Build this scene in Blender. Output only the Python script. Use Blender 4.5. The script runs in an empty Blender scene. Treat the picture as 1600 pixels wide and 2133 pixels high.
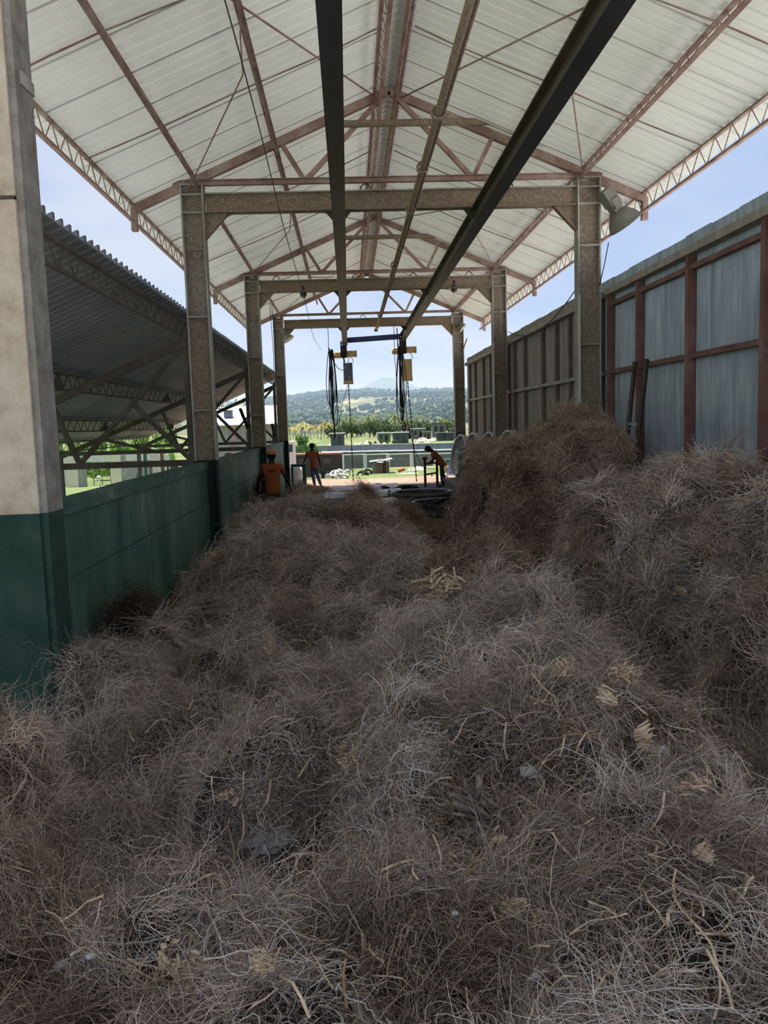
import bpy, math, random
import numpy as np
from mathutils import Vector, Matrix, Euler, noise as mnoise
from mathutils.bvhtree import BVHTree

SC = bpy.context.scene
COL = SC.collection
random.seed(7)
RNG = np.random.default_rng(7)

# ------------------------------------------------------------------ camera
CAM_Z = 2.5
FPX, YAW, PITCH, ROLL = 1708.18, 0.0396, 0.1077, -0.0312


def cam_axes():
    cy, sy = math.cos(YAW), math.sin(YAW)
    cp, sp = math.cos(PITCH), math.sin(PITCH)
    cr, sr = math.cos(ROLL), math.sin(ROLL)
    fwd = Vector((sy * cp, cy * cp, -sp))
    right = Vector((cy, -sy, 0))
    up = right.cross(fwd)
    return cr * right + sr * up, -sr * right + cr * up, fwd


RX, UX, FX = cam_axes()
cam_data = bpy.data.cameras.new('camera')
cam = bpy.data.objects.new('camera', cam_data)
COL.objects.link(cam)
cam.matrix_world = Matrix(((RX.x, UX.x, -FX.x, 0), (RX.y, UX.y, -FX.y, 0), (RX.z, UX.z, -FX.z, CAM_Z), (0, 0, 0, 1)))
cam_data.sensor_fit = 'HORIZONTAL'
cam_data.sensor_width = 36
cam_data.lens = FPX / 1600 * 36
cam_data.clip_start = 0.05
cam_data.clip_end = 20000
SC.camera = cam


def ray(u, v):
    return RX * ((u - 800) / FPX) - UX * ((v - 1066.5) / FPX) + FX


def atY(u, v, Y):
    d = ray(u, v)
    return Vector((0, 0, CAM_Z)) + d * (Y / d.y)


def atX(u, v, X):
    d = ray(u, v)
    return Vector((0, 0, CAM_Z)) + d * (X / d.x)


def atZ(u, v, Z):
    d = ray(u, v)
    return Vector((0, 0, CAM_Z)) + d * ((Z - CAM_Z) / d.z)


# ------------------------------------------------------------------ world, sun, exposure
SC.view_settings.view_transform = 'Standard'
SC.view_settings.look = 'None'
SC.view_settings.gamma = 1
SC.view_settings.use_curve_mapping = False
SC.view_settings.exposure = 0.72
SC.cycles.max_bounces = 5
SC.cycles.diffuse_bounces = 4
SC.cycles.glossy_bounces = 2
SC.cycles.transmission_bounces = 2
SC.cycles.volume_bounces = 0
SC.cycles.use_denoising = True
SC.cycles.use_adaptive_sampling = True
SC.cycles.adaptive_threshold = 0.02
SC.cycles.caustics_reflective = False
SC.cycles.caustics_refractive = False

SUN_STRENGTH = 7.0
SKY_STRENGTH = 0.60
sun_data = bpy.data.lights.new('sun', 'SUN')
sun_data.energy = SUN_STRENGTH
sun_data.angle = 0.0093
sun_data.color = (1.0, 0.95, 0.86)
sun = bpy.data.objects.new('sun', sun_data)
COL.objects.link(sun)
sun.location = (-20, 40, 60)
sun.rotation_euler = Vector((0.20, -0.06, -1.0)).to_track_quat('-Z', 'Y').to_euler()

world = bpy.data.worlds.new('sky')
SC.world = world
world.use_nodes = True
wn, wl = world.node_tree.nodes, world.node_tree.links
wn.clear()
w_out = wn.new('ShaderNodeOutputWorld')
w_bg = wn.new('ShaderNodeBackground')
w_tc = wn.new('ShaderNodeTexCoord')
w_sep = wn.new('ShaderNodeSeparateXYZ')
w_ramp = wn.new('ShaderNodeValToRGB')
w_map = wn.new('ShaderNodeMapping')
w_noise = wn.new('ShaderNodeTexNoise')
w_cr = wn.new('ShaderNodeValToRGB')
w_mix = wn.new('ShaderNodeMix')
w_mix.data_type = 'RGBA'
wl.new(w_tc.outputs['Generated'], w_sep.inputs[0])
wl.new(w_sep.outputs['Z'], w_ramp.inputs[0])
e = w_ramp.color_ramp.elements
e[0].position, e[0].color = 0.0, (0.50, 0.62, 0.84, 1)
e[1].position, e[1].color = 0.75, (0.17, 0.33, 0.80, 1)
for pos, c in ((0.10, (0.48, 0.61, 0.87, 1)), (0.35, (0.38, 0.54, 0.90, 1))):
    k = w_ramp.color_ramp.elements.new(pos)
    k.color = c
w_map.inputs['Scale'].default_value = (1.6, 1.6, 5.0)
w_map.inputs['Location'].default_value = (0.35, 0.1, 0.2)
wl.new(w_tc.outputs['Generated'], w_map.inputs[0])
wl.new(w_map.outputs[0], w_noise.inputs['Vector'])
w_noise.inputs['Scale'].default_value = 1.5
w_noise.inputs['Detail'].default_value = 7
w_noise.inputs['Roughness'].default_value = 0.55
w_noise.inputs['Distortion'].default_value = 0.35
wl.new(w_noise.outputs['Fac'], w_cr.inputs[0])
e = w_cr.color_ramp.elements
e[0].position, e[0].color = 0.37, (0, 0, 0, 1)
e[1].position, e[1].color = 0.60, (0.92, 0.92, 0.92, 1)
wl.new(w_cr.outputs[0], w_mix.inputs['Factor'])
wl.new(w_ramp.outputs[0], w_mix.inputs['A'])
w_mix.inputs['B'].default_value = (0.70, 0.77, 0.92, 1)
wl.new(w_mix.outputs['Result'], w_bg.inputs[0])
w_bg.inputs[1].default_value = SKY_STRENGTH
wl.new(w_bg.outputs[0], w_out.inputs[0])

# ------------------------------------------------------------------ materials


def mat(name, cols, scale=4.0, rough=0.7, metal=0.0, bump=0.0, bump_scale=40.0, stretch=(1, 1, 1), detail=5.0,
        spec=0.3, trans=0.0, contrast=0.25, low=None):
    """noise-mottled material; cols = list of 2-4 linear colours; low = (z, colours) a second coat of paint below z"""
    m = bpy.data.materials.new(name)
    m.use_nodes = True
    nt = m.node_tree
    n, l = nt.nodes, nt.links
    bsdf = n['Principled BSDF']
    bsdf.inputs['Roughness'].default_value = rough
    bsdf.inputs['Metallic'].default_value = metal
    bsdf.inputs['Specular IOR Level'].default_value = spec
    geo = n.new('ShaderNodeNewGeometry')
    mp = n.new('ShaderNodeMapping')
    mp.inputs['Scale'].default_value = stretch
    l.new(geo.outputs['Position'], mp.inputs[0])
    no = n.new('ShaderNodeTexNoise')
    no.inputs['Scale'].default_value = scale
    no.inputs['Detail'].default_value = detail
    no.inputs['Roughness'].default_value = 0.65
    l.new(mp.outputs[0], no.inputs['Vector'])

    def ramp(cc):
        r = n.new('ShaderNodeValToRGB')
        el = r.color_ramp.elements
        k = len(cc)
        for i, c in enumerate(cc):
            p = 0.5 + contrast * (2 * i / max(1, k - 1) - 1)
            if i == 0:
                el[0].position, el[0].color = p, (*c, 1)
            elif i == k - 1:
                el[-1].position, el[-1].color = p, (*c, 1)
            else:
                el.new(p).color = (*c, 1)
        l.new(no.outputs['Fac'], r.inputs[0])
        return r.outputs[0]

    out = ramp(cols)
    if low:
        z, lc = low
        o2 = ramp(lc)
        sp = n.new('ShaderNodeSeparateXYZ')
        l.new(geo.outputs['Position'], sp.inputs[0])
        cmp_ = n.new('ShaderNodeMath')
        cmp_.operation = 'LESS_THAN'
        cmp_.inputs[1].default_value = z
        l.new(sp.outputs['Z'], cmp_.inputs[0])
        mx = n.new('ShaderNodeMix')
        mx.data_type = 'RGBA'
        l.new(cmp_.outputs[0], mx.inputs['Factor'])
        l.new(out, mx.inputs['A'])
        l.new(o2, mx.inputs['B'])
        out = mx.outputs['Result']
    l.new(out, bsdf.inputs['Base Color'])
    if bump:
        b = n.new('ShaderNodeBump')
        b.inputs['Strength'].default_value = bump
        b.inputs['Distance'].default_value = 0.02
        n2 = n.new('ShaderNodeTexNoise')
        n2.inputs['Scale'].default_value = bump_scale
        n2.inputs['Detail'].default_value = 4
        l.new(geo.outputs['Position'], n2.inputs['Vector'])
        l.new(n2.outputs['Fac'], b.inputs['Height'])
        l.new(b.outputs[0], bsdf.inputs['Normal'])
    if trans:
        t = n.new('ShaderNodeBsdfTranslucent')
        l.new(out, t.inputs[0])
        ms = n.new('ShaderNodeMixShader')
        ms.inputs[0].default_value = trans
        l.new(bsdf.outputs[0], ms.inputs[1])
        l.new(t.outputs[0], ms.inputs[2])
        l.new(ms.outputs[0], n['Material Output'].inputs[0])
    return m


M = {}
GREEN = [(0.016, 0.050, 0.038), (0.028, 0.068, 0.053), (0.060, 0.10, 0.085)]
M['steel'] = mat('dusty_beam_steel', [(0.17, 0.12, 0.085), (0.34, 0.26, 0.195), (0.56, 0.46, 0.36)], 24, 0.85, bump=1.0, bump_scale=34, contrast=0.3)
M['column'] = mat('dusty_column_steel', [(0.15, 0.115, 0.085), (0.31, 0.25, 0.195), (0.52, 0.45, 0.37)], 20, 0.85, bump=1.0, bump_scale=34, contrast=0.3, low=(1.93, [(0.015, 0.040, 0.035), (0.022, 0.055, 0.045), (0.05, 0.08, 0.07)]))
M['edge'] = mat('pale_worn_flange', [(0.22, 0.19, 0.16), (0.42, 0.40, 0.36), (0.62, 0.60, 0.56)], 2.0, 0.8, stretch=(1, 1, 0.4), low=(1.93, [(0.015, 0.040, 0.035), (0.022, 0.055, 0.045), (0.06, 0.10, 0.09)]))
M['concrete_col'] = mat('weathered_concrete', [(0.36, 0.28, 0.215), (0.62, 0.53, 0.43), (0.74, 0.67, 0.58)], 3.5, 0.9, bump=1.0, bump_scale=30, contrast=0.24, detail=10, low=(1.93, GREEN))
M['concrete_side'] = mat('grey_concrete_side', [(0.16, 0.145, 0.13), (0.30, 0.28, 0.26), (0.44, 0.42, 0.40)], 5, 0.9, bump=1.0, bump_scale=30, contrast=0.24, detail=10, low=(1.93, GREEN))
M['coping'] = mat('chalky_green_coping', [(0.03, 0.095, 0.072), (0.06, 0.14, 0.11), (0.11, 0.19, 0.16), (0.42, 0.46, 0.42)], 2.2, 0.7, stretch=(1, 1, 3), detail=9, contrast=0.26, bump=0.3, bump_scale=30)
M['oxide'] = mat('dusty_red_oxide_steel', [(0.23, 0.135, 0.115), (0.38, 0.26, 0.225), (0.54, 0.45, 0.40)], 2.2, 0.8, contrast=0.2)
M['oxide2'] = mat('pink_oxide_steel', [(0.28, 0.16, 0.14), (0.44, 0.29, 0.255), (0.52, 0.40, 0.36)], 2.2, 0.8, contrast=0.2)
M['rail'] = mat('oily_rail_steel', [(0.045, 0.038, 0.032), (0.10, 0.085, 0.07), (0.17, 0.14, 0.11)], 3, 0.6, stretch=(1, .3, 1))
M['railbottom'] = mat('dark_painted_rail_flange', [(0.018, 0.019, 0.026), (0.030, 0.031, 0.040), (0.05, 0.05, 0.06)], 3, 0.5, stretch=(1, .3, 1))
M['roof'] = mat('white_roof_sheet', [(0.78, 0.79, 0.74), (0.84, 0.85, 0.81), (0.87, 0.88, 0.84)], 0.6, 0.5, contrast=0.2, trans=0.055)  # translucency added to brighten the underside of the metal sheet
M['shedroof'] = mat('grey_roof_sheet', [(0.20, 0.215, 0.22), (0.27, 0.28, 0.28), (0.33, 0.33, 0.32)], 0.7, 0.55, contrast=0.2)
M['darksteel'] = mat('dark_truss_steel', [(0.075, 0.06, 0.055), (0.12, 0.10, 0.09), (0.19, 0.16, 0.145)], 3, 0.7)
M['green'] = mat('green_wall_paint', [(0.024, 0.085, 0.065), (0.052, 0.135, 0.107), (0.11, 0.195, 0.162), (0.30, 0.35, 0.32)], 0.9, 0.6, stretch=(1, 1.6, 0.45), detail=8, contrast=0.24, bump=0.08, bump_scale=25)
M['galv'] = mat('galvanised_sheet', [(0.26, 0.31, 0.37), (0.42, 0.49, 0.56), (0.66, 0.71, 0.75)], 1.6, 0.40, metal=0.22, stretch=(1, 3.5, 0.5), detail=9, contrast=0.22)
M['galv2'] = mat('dusty_brown_sheet', [(0.28, 0.24, 0.20), (0.40, 0.36, 0.31), (0.50, 0.46, 0.41)], 1.2, 0.7, metal=0.1, stretch=(1, 3, 0.35), detail=7, contrast=0.2)
M['ox_post'] = mat('maroon_post', [(0.16, 0.068, 0.060), (0.24, 0.115, 0.10), (0.32, 0.20, 0.175)], 2.5, 0.65)
M['brown_post'] = mat('dusty_brown_post', [(0.15, 0.105, 0.09), (0.22, 0.165, 0.145), (0.30, 0.245, 0.21)], 2.5, 0.75)
M['ox_rail'] = mat('dusty_maroon_rail', [(0.15, 0.06, 0.05), (0.22, 0.12, 0.10), (0.30, 0.20, 0.16)], 2.5, 0.75)
M['yellow'] = mat('faded_yellow_paint', [(0.30, 0.20, 0.08), (0.50, 0.36, 0.16), (0.58, 0.46, 0.25)], 6, 0.6)
M['greybox'] = mat('grey_canvas', [(0.10, 0.11, 0.13), (0.14, 0.15, 0.17)], 6, 0.7)
M['bluebeam'] = mat('dark_blue_beam_paint', [(0.020, 0.032, 0.085), (0.03, 0.045, 0.11)], 3, 0.6)
M['black'] = mat('black_rubber', [(0.008, 0.008, 0.009), (0.02, 0.02, 0.02)], 8, 0.6)
M['chain'] = mat('oily_chain_steel', [(0.02, 0.018, 0.018), (0.06, 0.055, 0.05)], 12, 0.5, metal=0.4)
M['lampgrey'] = mat('grey_lamp_housing', [(0.20, 0.19, 0.17), (0.29, 0.28, 0.25)], 8, 0.6)
M['wood'] = mat('dark_ladder_wood', [(0.05, 0.04, 0.035), (0.11, 0.09, 0.08)], 6, 0.8)
M['rack'] = mat('rusty_red_rack', [(0.10, 0.035, 0.025), (0.17, 0.07, 0.05)], 6, 0.8)
M['rim'] = mat('dull_white_metal', [(0.38, 0.37, 0.35), (0.55, 0.54, 0.52), (0.66, 0.66, 0.64)], 5, 0.45, metal=0.2)
M['vatrim'] = mat('dull_vat_rim', [(0.14, 0.14, 0.14), (0.24, 0.24, 0.24), (0.34, 0.34, 0.33)], 4, 0.5, metal=0.3)
M['vat'] = mat('dark_vat_steel', [(0.05, 0.05, 0.052), (0.11, 0.11, 0.115), (0.2, 0.2, 0.2)], 4, 0.5, metal=0.4, stretch=(3, 3, .6))
M['greentank'] = mat('green_tank_paint', [(0.02, 0.09, 0.065), (0.04, 0.14, 0.10)], 4, 0.5)
M['floor'] = mat('dusty_dark_floor', [(0.05, 0.04, 0.034), (0.10, 0.08, 0.07), (0.17, 0.14, 0.12)], 1.5, 0.9, bump=0.3, bump_scale=12)
M['white'] = mat('whitewash', [(0.55, 0.55, 0.53), (0.72, 0.72, 0.70)], 2, 0.8)
M['cream'] = mat('cream_paint', [(0.58, 0.56, 0.42), (0.72, 0.70, 0.56)], 2, 0.8)
M['zinc'] = mat('bright_zinc_roof', [(0.66, 0.67, 0.68), (0.80, 0.80, 0.80)], 2, 0.5, stretch=(1, 1, 1))
M['greypaint'] = mat('grey_cabinet_paint', [(0.26, 0.27, 0.27), (0.34, 0.35, 0.35)], 3, 0.5)
M['bluegrey'] = mat('blue_grey_block', [(0.05, 0.068, 0.085), (0.08, 0.102, 0.122), (0.125, 0.148, 0.17)], 0.8, 0.85, detail=8)
M['block'] = mat('grey_block', [(0.12, 0.118, 0.115), (0.17, 0.168, 0.165), (0.23, 0.228, 0.222)], 1.2, 0.9, stretch=(.6, 1, 2.5))
M['rust'] = mat('rusty_sheet', [(0.10, 0.05, 0.035), (0.19, 0.10, 0.07), (0.26, 0.18, 0.14)], 2.5, 0.85)
M['darkbox'] = mat('dark_truck_panel', [(0.032, 0.026, 0.026), (0.055, 0.044, 0.042)], 2, 0.7)
M['glass'] = mat('dark_window', [(0.02, 0.022, 0.025), (0.035, 0.04, 0.045)], 2, 0.15, spec=0.6)
M['tarpblue'] = mat('blue_plastic', [(0.10, 0.28, 0.60), (0.45, 0.58, 0.75)], 5, 0.4, contrast=0.12)
M['redpaint'] = mat('red_paint', [(0.40, 0.09, 0.05), (0.5, 0.14, 0.08)], 4, 0.6)
M['stone'] = mat('pale_stone', [(0.34, 0.33, 0.34), (0.48, 0.47, 0.48), (0.60, 0.58, 0.57)], 30, 0.9)
M['rubble'] = mat('pale_rubble', [(0.30, 0.27, 0.235), (0.44, 0.41, 0.36)], 1.5, 0.95)
M['straw'] = mat('dry_straw', [(0.24, 0.165, 0.105), (0.60, 0.45, 0.31), (0.82, 0.69, 0.52)], 14, 0.85)
M['straw2'] = mat('orange_straw', [(0.30, 0.16, 0.08), (0.42, 0.26, 0.14)], 40, 0.85)
M['darkroot'] = mat('dark_woody_root', [(0.06, 0.05, 0.045), (0.18, 0.14, 0.12), (0.50, 0.40, 0.29)], 14, 0.9, bump=0.6, bump_scale=60)
M['clod'] = mat('grey_soil_clod', [(0.07, 0.065, 0.065), (0.19, 0.18, 0.18), (0.42, 0.40, 0.39)], 60, 0.95, bump=0.8, bump_scale=70)
M['skin'] = mat('dark_skin', [(0.035, 0.020, 0.014), (0.05, 0.03, 0.022)], 8, 0.55)
M['shirt'] = mat('orange_cloth', [(0.33, 0.09, 0.03), (0.42, 0.125, 0.045)], 8, 0.9)
M['shirtprint'] = mat('dark_shirt_print', [(0.07, 0.04, 0.035), (0.10, 0.05, 0.04)], 8, 0.9)
M['jeans'] = mat('grey_blue_denim', [(0.09, 0.11, 0.15), (0.20, 0.23, 0.29)], 9, 0.9)
M['navy'] = mat('navy_trousers', [(0.03, 0.036, 0.05), (0.055, 0.065, 0.085)], 9, 0.9)
M['hair'] = mat('black_hair', [(0.006, 0.005, 0.005), (0.012, 0.01, 0.01)], 20, 0.8)
M['capblue'] = mat('dark_cap', [(0.008, 0.012, 0.04), (0.015, 0.02, 0.06)], 20, 0.8)
M['caporange'] = mat('faded_orange_cap', [(0.50, 0.22, 0.06), (0.62, 0.30, 0.09)], 20, 0.8)
M['shoe'] = mat('dark_shoe', [(0.02, 0.018, 0.016), (0.04, 0.035, 0.03)], 20, 0.7)
M['leaf'] = mat('mid_green_leaf', [(0.035, 0.085, 0.020), (0.07, 0.15, 0.035), (0.14, 0.24, 0.06)], 0.9, 0.7, trans=0.2)
M['leafdark'] = mat('dark_green_leaf', [(0.04, 0.075, 0.035), (0.075, 0.12, 0.05), (0.13, 0.18, 0.08)], 0.12, 0.7, trans=0.15)
M['leafbright'] = mat('bright_green_leaf', [(0.12, 0.24, 0.05), (0.24, 0.40, 0.10), (0.42, 0.55, 0.22)], 3, 0.6, trans=0.25)
M['palmyellow'] = mat('yellowing_palm_frond', [(0.16, 0.16, 0.04), (0.34, 0.29, 0.10), (0.46, 0.38, 0.17)], 0.2, 0.7, trans=0.2)
M['palm'] = mat('palm_frond', [(0.05, 0.09, 0.025), (0.12, 0.15, 0.05), (0.24, 0.24, 0.10)], 0.2, 0.7, trans=0.2)
M['bark'] = mat('grey_bark', [(0.10, 0.085, 0.07), (0.18, 0.15, 0.12)], 6, 0.9)

# ------------------------------------------------------------------ mesh helpers


class MB:
    def __init__(self):
        self.v, self.f, self.mi = [], [], []

    def add(self, vs, fs, mi=0):
        o = len(self.v)
        self.v += [tuple(p) for p in vs]
        self.f += [tuple(i + o for i in q) for q in fs]
        self.mi += [mi] * len(fs)

    def box(self, x0, x1, y0, y1, z0, z1, mi=0):
        vs = [(x, y, z) for z in (z0, z1) for y in (y0, y1) for x in (x0, x1)]
        self.add(vs, [(0, 2, 3, 1), (4, 5, 7, 6), (0, 1, 5, 4), (2, 6, 7, 3), (0, 4, 6, 2), (1, 3, 7, 5)], mi)
        return self

    def bar(self, a, b, w, h=None, up=(0, 0, 1), mi=0):
        """rectangular bar from a to b, w across, h along up"""
        h = w if h is None else h
        a, b = Vector(a), Vector(b)
        d = (b - a).normalized()
        up = Vector(up)
        if abs(d.dot(up)) > 0.98:
            up = Vector((0, 1, 0))
        s = d.cross(up).normalized()
        t = s.cross(d).normalized()
        vs = []
        for p in (a, b):
            for i, j in ((-1, -1), (1, -1), (1, 1), (-1, 1)):
                vs.append(p + s * (w / 2 * i) + t * (h / 2 * j))
        self.add(vs, [(0, 1, 2, 3), (7, 6, 5, 4), (0, 4, 5, 1), (1, 5, 6, 2), (2, 6, 7, 3), (3, 7, 4, 0)], mi)
        return self

    def tube(self, pts, r, n=6, cap=True, mi=0):
        pts = [Vector(p) for p in pts]
        k = len(pts)
        rs = r if isinstance(r, (list, tuple)) else [r] * k
        rings = []
        prev = None
        for i, p in enumerate(pts):
            d = (pts[min(i + 1, k - 1)] - pts[max(i - 1, 0)])
            d = d.normalized() if d.length > 1e-9 else Vector((0, 0, 1))
            if prev is None:
                u = Vector((0, 0, 1)) if abs(d.z) < 0.9 else Vector((1, 0, 0))
                s = d.cross(u).normalized()
            else:
                s = (prev - d * prev.dot(d))
                s = s.normalized() if s.length > 1e-6 else d.orthogonal().normalized()
            prev = s
            t = d.cross(s)
            rings.append([p + (s * math.cos(2 * math.pi * j / n) + t * math.sin(2 * math.pi * j / n)) * rs[i] for j in range(n)])
        vs = [q for g in rings for q in g]
        fs = []
        for i in range(k - 1):
            for j in range(n):
                fs.append((i * n + j, i * n + (j + 1) % n, (i + 1) * n + (j + 1) % n, (i + 1) * n + j))
        if cap:
            fs.append(tuple(range(n - 1, -1, -1)))
            fs.append(tuple((k - 1) * n + j for j in range(n)))
        self.add(vs, fs, mi)
        return self

    def lathe(self, prof, c=(0, 0, 0), axis=(0, 0, 1), n=24, mi=0):
        """prof: list of (r, h) along axis"""
        q = Vector(axis).normalized().to_track_quat('Z', 'Y')
        c = Vector(c)
        vs, fs = [], []
        k = len(prof)
        for r, h in prof:
            for j in range(n):
                a = 2 * math.pi * j / n
                vs.append(c + q @ Vector((r * math.cos(a), r * math.sin(a), h)))
        for i in range(k - 1):
            for j in range(n):
                fs.append((i * n + j, i * n + (j + 1) % n, (i + 1) * n + (j + 1) % n, (i + 1) * n + j))
        self.add(vs, fs, mi)
        return self

    def prism(self, poly, off, mi=0):
        """poly: 3D points of a planar polygon, extruded by off"""
        off = Vector(off)
        k = len(poly)
        vs = [Vector(p) for p in poly] + [Vector(p) + off for p in poly]
        fs = [tuple(range(k - 1, -1, -1)), tuple(range(k, 2 * k))]
        for i in range(k):
            j = (i + 1) % k
            fs.append((i, j, k + j, k + i))
        self.add(vs, fs, mi)
        return self

    def mesh(self, name, mats, smooth=False):
        me = bpy.data.meshes.new(name)
        me.from_pydata(self.v, [], self.f)
        for m in (mats if isinstance(mats, (list, tuple)) else [mats]):
            me.materials.append(m)
        if any(self.mi):
            me.polygons.foreach_set('material_index', self.mi)
        if smooth:
            me.polygons.foreach_set('use_smooth', [True] * len(me.polygons))
        me.update()
        return me

    def obj(self, name, mats, parent=None, smooth=False):
        return put(name, self.mesh(name, mats, smooth), parent)


def put(name, me, parent=None, loc=None, rot=None, scale=None):
    o = bpy.data.objects.new(name, me)
    COL.objects.link(o)
    if parent is not None:
        o.parent = parent
        if loc is None:
            o.matrix_parent_inverse = Matrix.Translation(-Vector(parent.location)) if parent.rotation_euler == Euler((0, 0, 0)) else parent.matrix_basis.inverted()
    if loc is not None:
        o.location = loc
    if rot is not None:
        o.rotation_euler = rot
    if scale is not None:
        o.scale = scale
    return o


def tag(o, label=None, cat=None, group=None, kind=None):
    if label:
        o['label'] = label
    if cat:
        o['category'] = cat
    if group:
        o['group'] = group
    if kind:
        o['kind'] = kind
    return o


def thing(name, label, cat, loc=(0, 0, 0), group=None):
    o = bpy.data.objects.new(name, None)
    o.empty_display_size = 0.1
    COL.objects.link(o)
    o.location = loc
    return tag(o, label, cat, group)


def copy_tree(o, parent=None):
    c = o.copy()
    COL.objects.link(c)
    if parent is not None:
        c.parent = parent
    for ch in list(o.children):
        copy_tree(ch, c)
    return c


def structure(name, parent=None):
    o = bpy.data.objects.new(name, None)
    COL.objects.link(o)
    o['kind'] = 'structure'
    return o


def vnoise(x, y, seed=0):
    """smooth 2-D value noise, numpy, in [-1, 1]"""
    def h(i, j):
        n = (i * 374761393 + j * 668265263 + seed * 974711) & 0xffffffff
        n = ((n ^ (n >> 13)) * 1274126177) & 0xffffffff
        return ((n ^ (n >> 16)) & 0xffff) / 32767.5 - 1
    xi, yi = np.floor(x).astype(np.int64), np.floor(y).astype(np.int64)
    fx, fy = x - xi, y - yi
    u, v = fx * fx * (3 - 2 * fx), fy * fy * (3 - 2 * fy)
    a, b = h(xi, yi), h(xi + 1, yi)
    c, d = h(xi, yi + 1), h(xi + 1, yi + 1)
    return (a * (1 - u) + b * u) * (1 - v) + (c * (1 - u) + d * u) * v
# ------------------------------------------------------------------ the setting: floor, yard, walls, roof
FRAMES = [6.31, 15.15, 24.0, 32.85]
XL0, XL1, XR0, XR1 = -2.81, -2.41, 4.24, 4.66
RIDGE_X, RIDGE_Z, SLOPE = 0.92, 8.42, 0.42


def roof_z(x):
    return RIDGE_Z - SLOPE * abs(x - RIDGE_X)


def ground_z(y):
    return float(np.interp(y, [34, 75, 90, 140, 200, 600, 900], [0, -2.1, -2.15, -3.5, -5, -5, -4]))


fl = structure('floor')
MB().box(-2.6, 4.75, -6, 24.6, -0.9, -0.7).obj('pit_floor', M['floor'], fl)
MB().box(-2.6, 4.75, 24.6, 34.0, -0.9, 0.0).obj('platform', M['floor'], fl)

# yard ground: a strip mesh whose height follows the fall of the land
m = bpy.data.materials.new('yard_ground')
m.use_nodes = True
n, l = m.node_tree.nodes, m.node_tree.links
n['Principled BSDF'].inputs['Roughness'].default_value = 0.95
geo = n.new('ShaderNodeNewGeometry')
sep = n.new('ShaderNodeSeparateXYZ')
l.new(geo.outputs['Position'], sep.inputs[0])


def nz(scale, stretch, detail=6):
    mp = n.new('ShaderNodeMapping')
    mp.inputs['Scale'].default_value = stretch
    l.new(geo.outputs['Position'], mp.inputs[0])
    t = n.new('ShaderNodeTexNoise')
    t.inputs['Scale'].default_value = scale
    t.inputs['Detail'].default_value = detail
    l.new(mp.outputs[0], t.inputs['Vector'])
    return t.outputs['Fac']


def rampn(fac, stops):
    r = n.new('ShaderNodeValToRGB')
    el = r.color_ramp.elements
    el[0].position, el[0].color = stops[0][0], (*stops[0][1], 1)
    el[1].position, el[1].color = stops[-1][0], (*stops[-1][1], 1)
    for p, c in stops[1:-1]:
        el.new(p).color = (*c, 1)
    l.new(fac, r.inputs[0])
    return r.outputs[0]


dirt = rampn(nz(0.35, (1, 1, 1)), [(0.3, (0.20, 0.125, 0.082)), (0.5, (0.26, 0.17, 0.115)), (0.7, (0.33, 0.235, 0.165))])
grass = rampn(nz(0.12, (1, .5, 1)), [(0.3, (0.062, 0.095, 0.022)), (0.48, (0.10, 0.138, 0.036)), (0.6, (0.15, 0.17, 0.06)), (0.72, (0.24, 0.215, 0.12))])
wob = nz(0.18, (1, 1, 1), 3)
mm = n.new('ShaderNodeMath')
mm.operation = 'MULTIPLY_ADD'
mm.inputs[1].default_value = 26
l.new(wob, mm.inputs[0])
l.new(sep.outputs['Y'], mm.inputs[2])
gt = n.new('ShaderNodeMapRange')
gt.inputs['From Min'].default_value = 63
gt.inputs['From Max'].default_value = 69
l.new(mm.outputs[0], gt.inputs['Value'])
mx = n.new('ShaderNodeMix')
mx.data_type = 'RGBA'
gx = n.new('ShaderNodeMapRange')
gx.inputs['From Min'].default_value = -7.5
gx.inputs['From Max'].default_value = -9.0
l.new(sep.outputs['X'], gx.inputs['Value'])
gm = n.new('ShaderNodeMath')
gm.operation = 'MAXIMUM'
l.new(gt.outputs[0], gm.inputs[0])
l.new(gx.outputs[0], gm.inputs[1])
l.new(gm.outputs[0], mx.inputs['Factor'])
bounce_pave = rampn(nz(0.5, (1, 1, 1)), [(0.3, (0.50, 0.49, 0.45)), (0.7, (0.64, 0.63, 0.59))])  # pale unseen ground beside the shed, added to bounce light onto the roof
ps = n.new('ShaderNodeMapRange')
ps.inputs['From Min'].default_value = 33.0
ps.inputs['From Max'].default_value = 33.9
l.new(sep.outputs['Y'], ps.inputs['Value'])
pm = n.new('ShaderNodeMix')
pm.data_type = 'RGBA'
l.new(ps.outputs[0], pm.inputs['Factor'])
l.new(bounce_pave, pm.inputs['A'])
l.new(dirt, pm.inputs['B'])
l.new(pm.outputs['Result'], mx.inputs['A'])
l.new(grass, mx.inputs['B'])
l.new(mx.outputs['Result'], n['Principled BSDF'].inputs['Base Color'])
M['yard'] = m

ys = [-60, -20, 0, 20, 34.0, 38, 45, 55, 65, 75, 90, 110, 140, 170, 200, 260, 340, 450, 600, 900]
xs = [-700, -300, -120, -60, -30, -15, -9.5, -2.9, 4.75, 12, 30, 60, 120, 300, 700]
b = MB()
for y in ys:
    for x in xs:
        b.v.append((x, y, ground_z(y) - 0.01))
for j in range(len(ys) - 1):
    for i in range(len(xs) - 1):
        if ys[j + 1] <= 34.0 and xs[i] == -2.9:
            continue  # the shed's own floor lies here
        a = j * len(xs) + i
        b.f.append((a, a + 1, a + 1 + len(xs), a + len(xs)))
        b.mi.append(0)
o = b.obj('yard_ground', M['yard'])
o['kind'] = 'structure'

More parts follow.
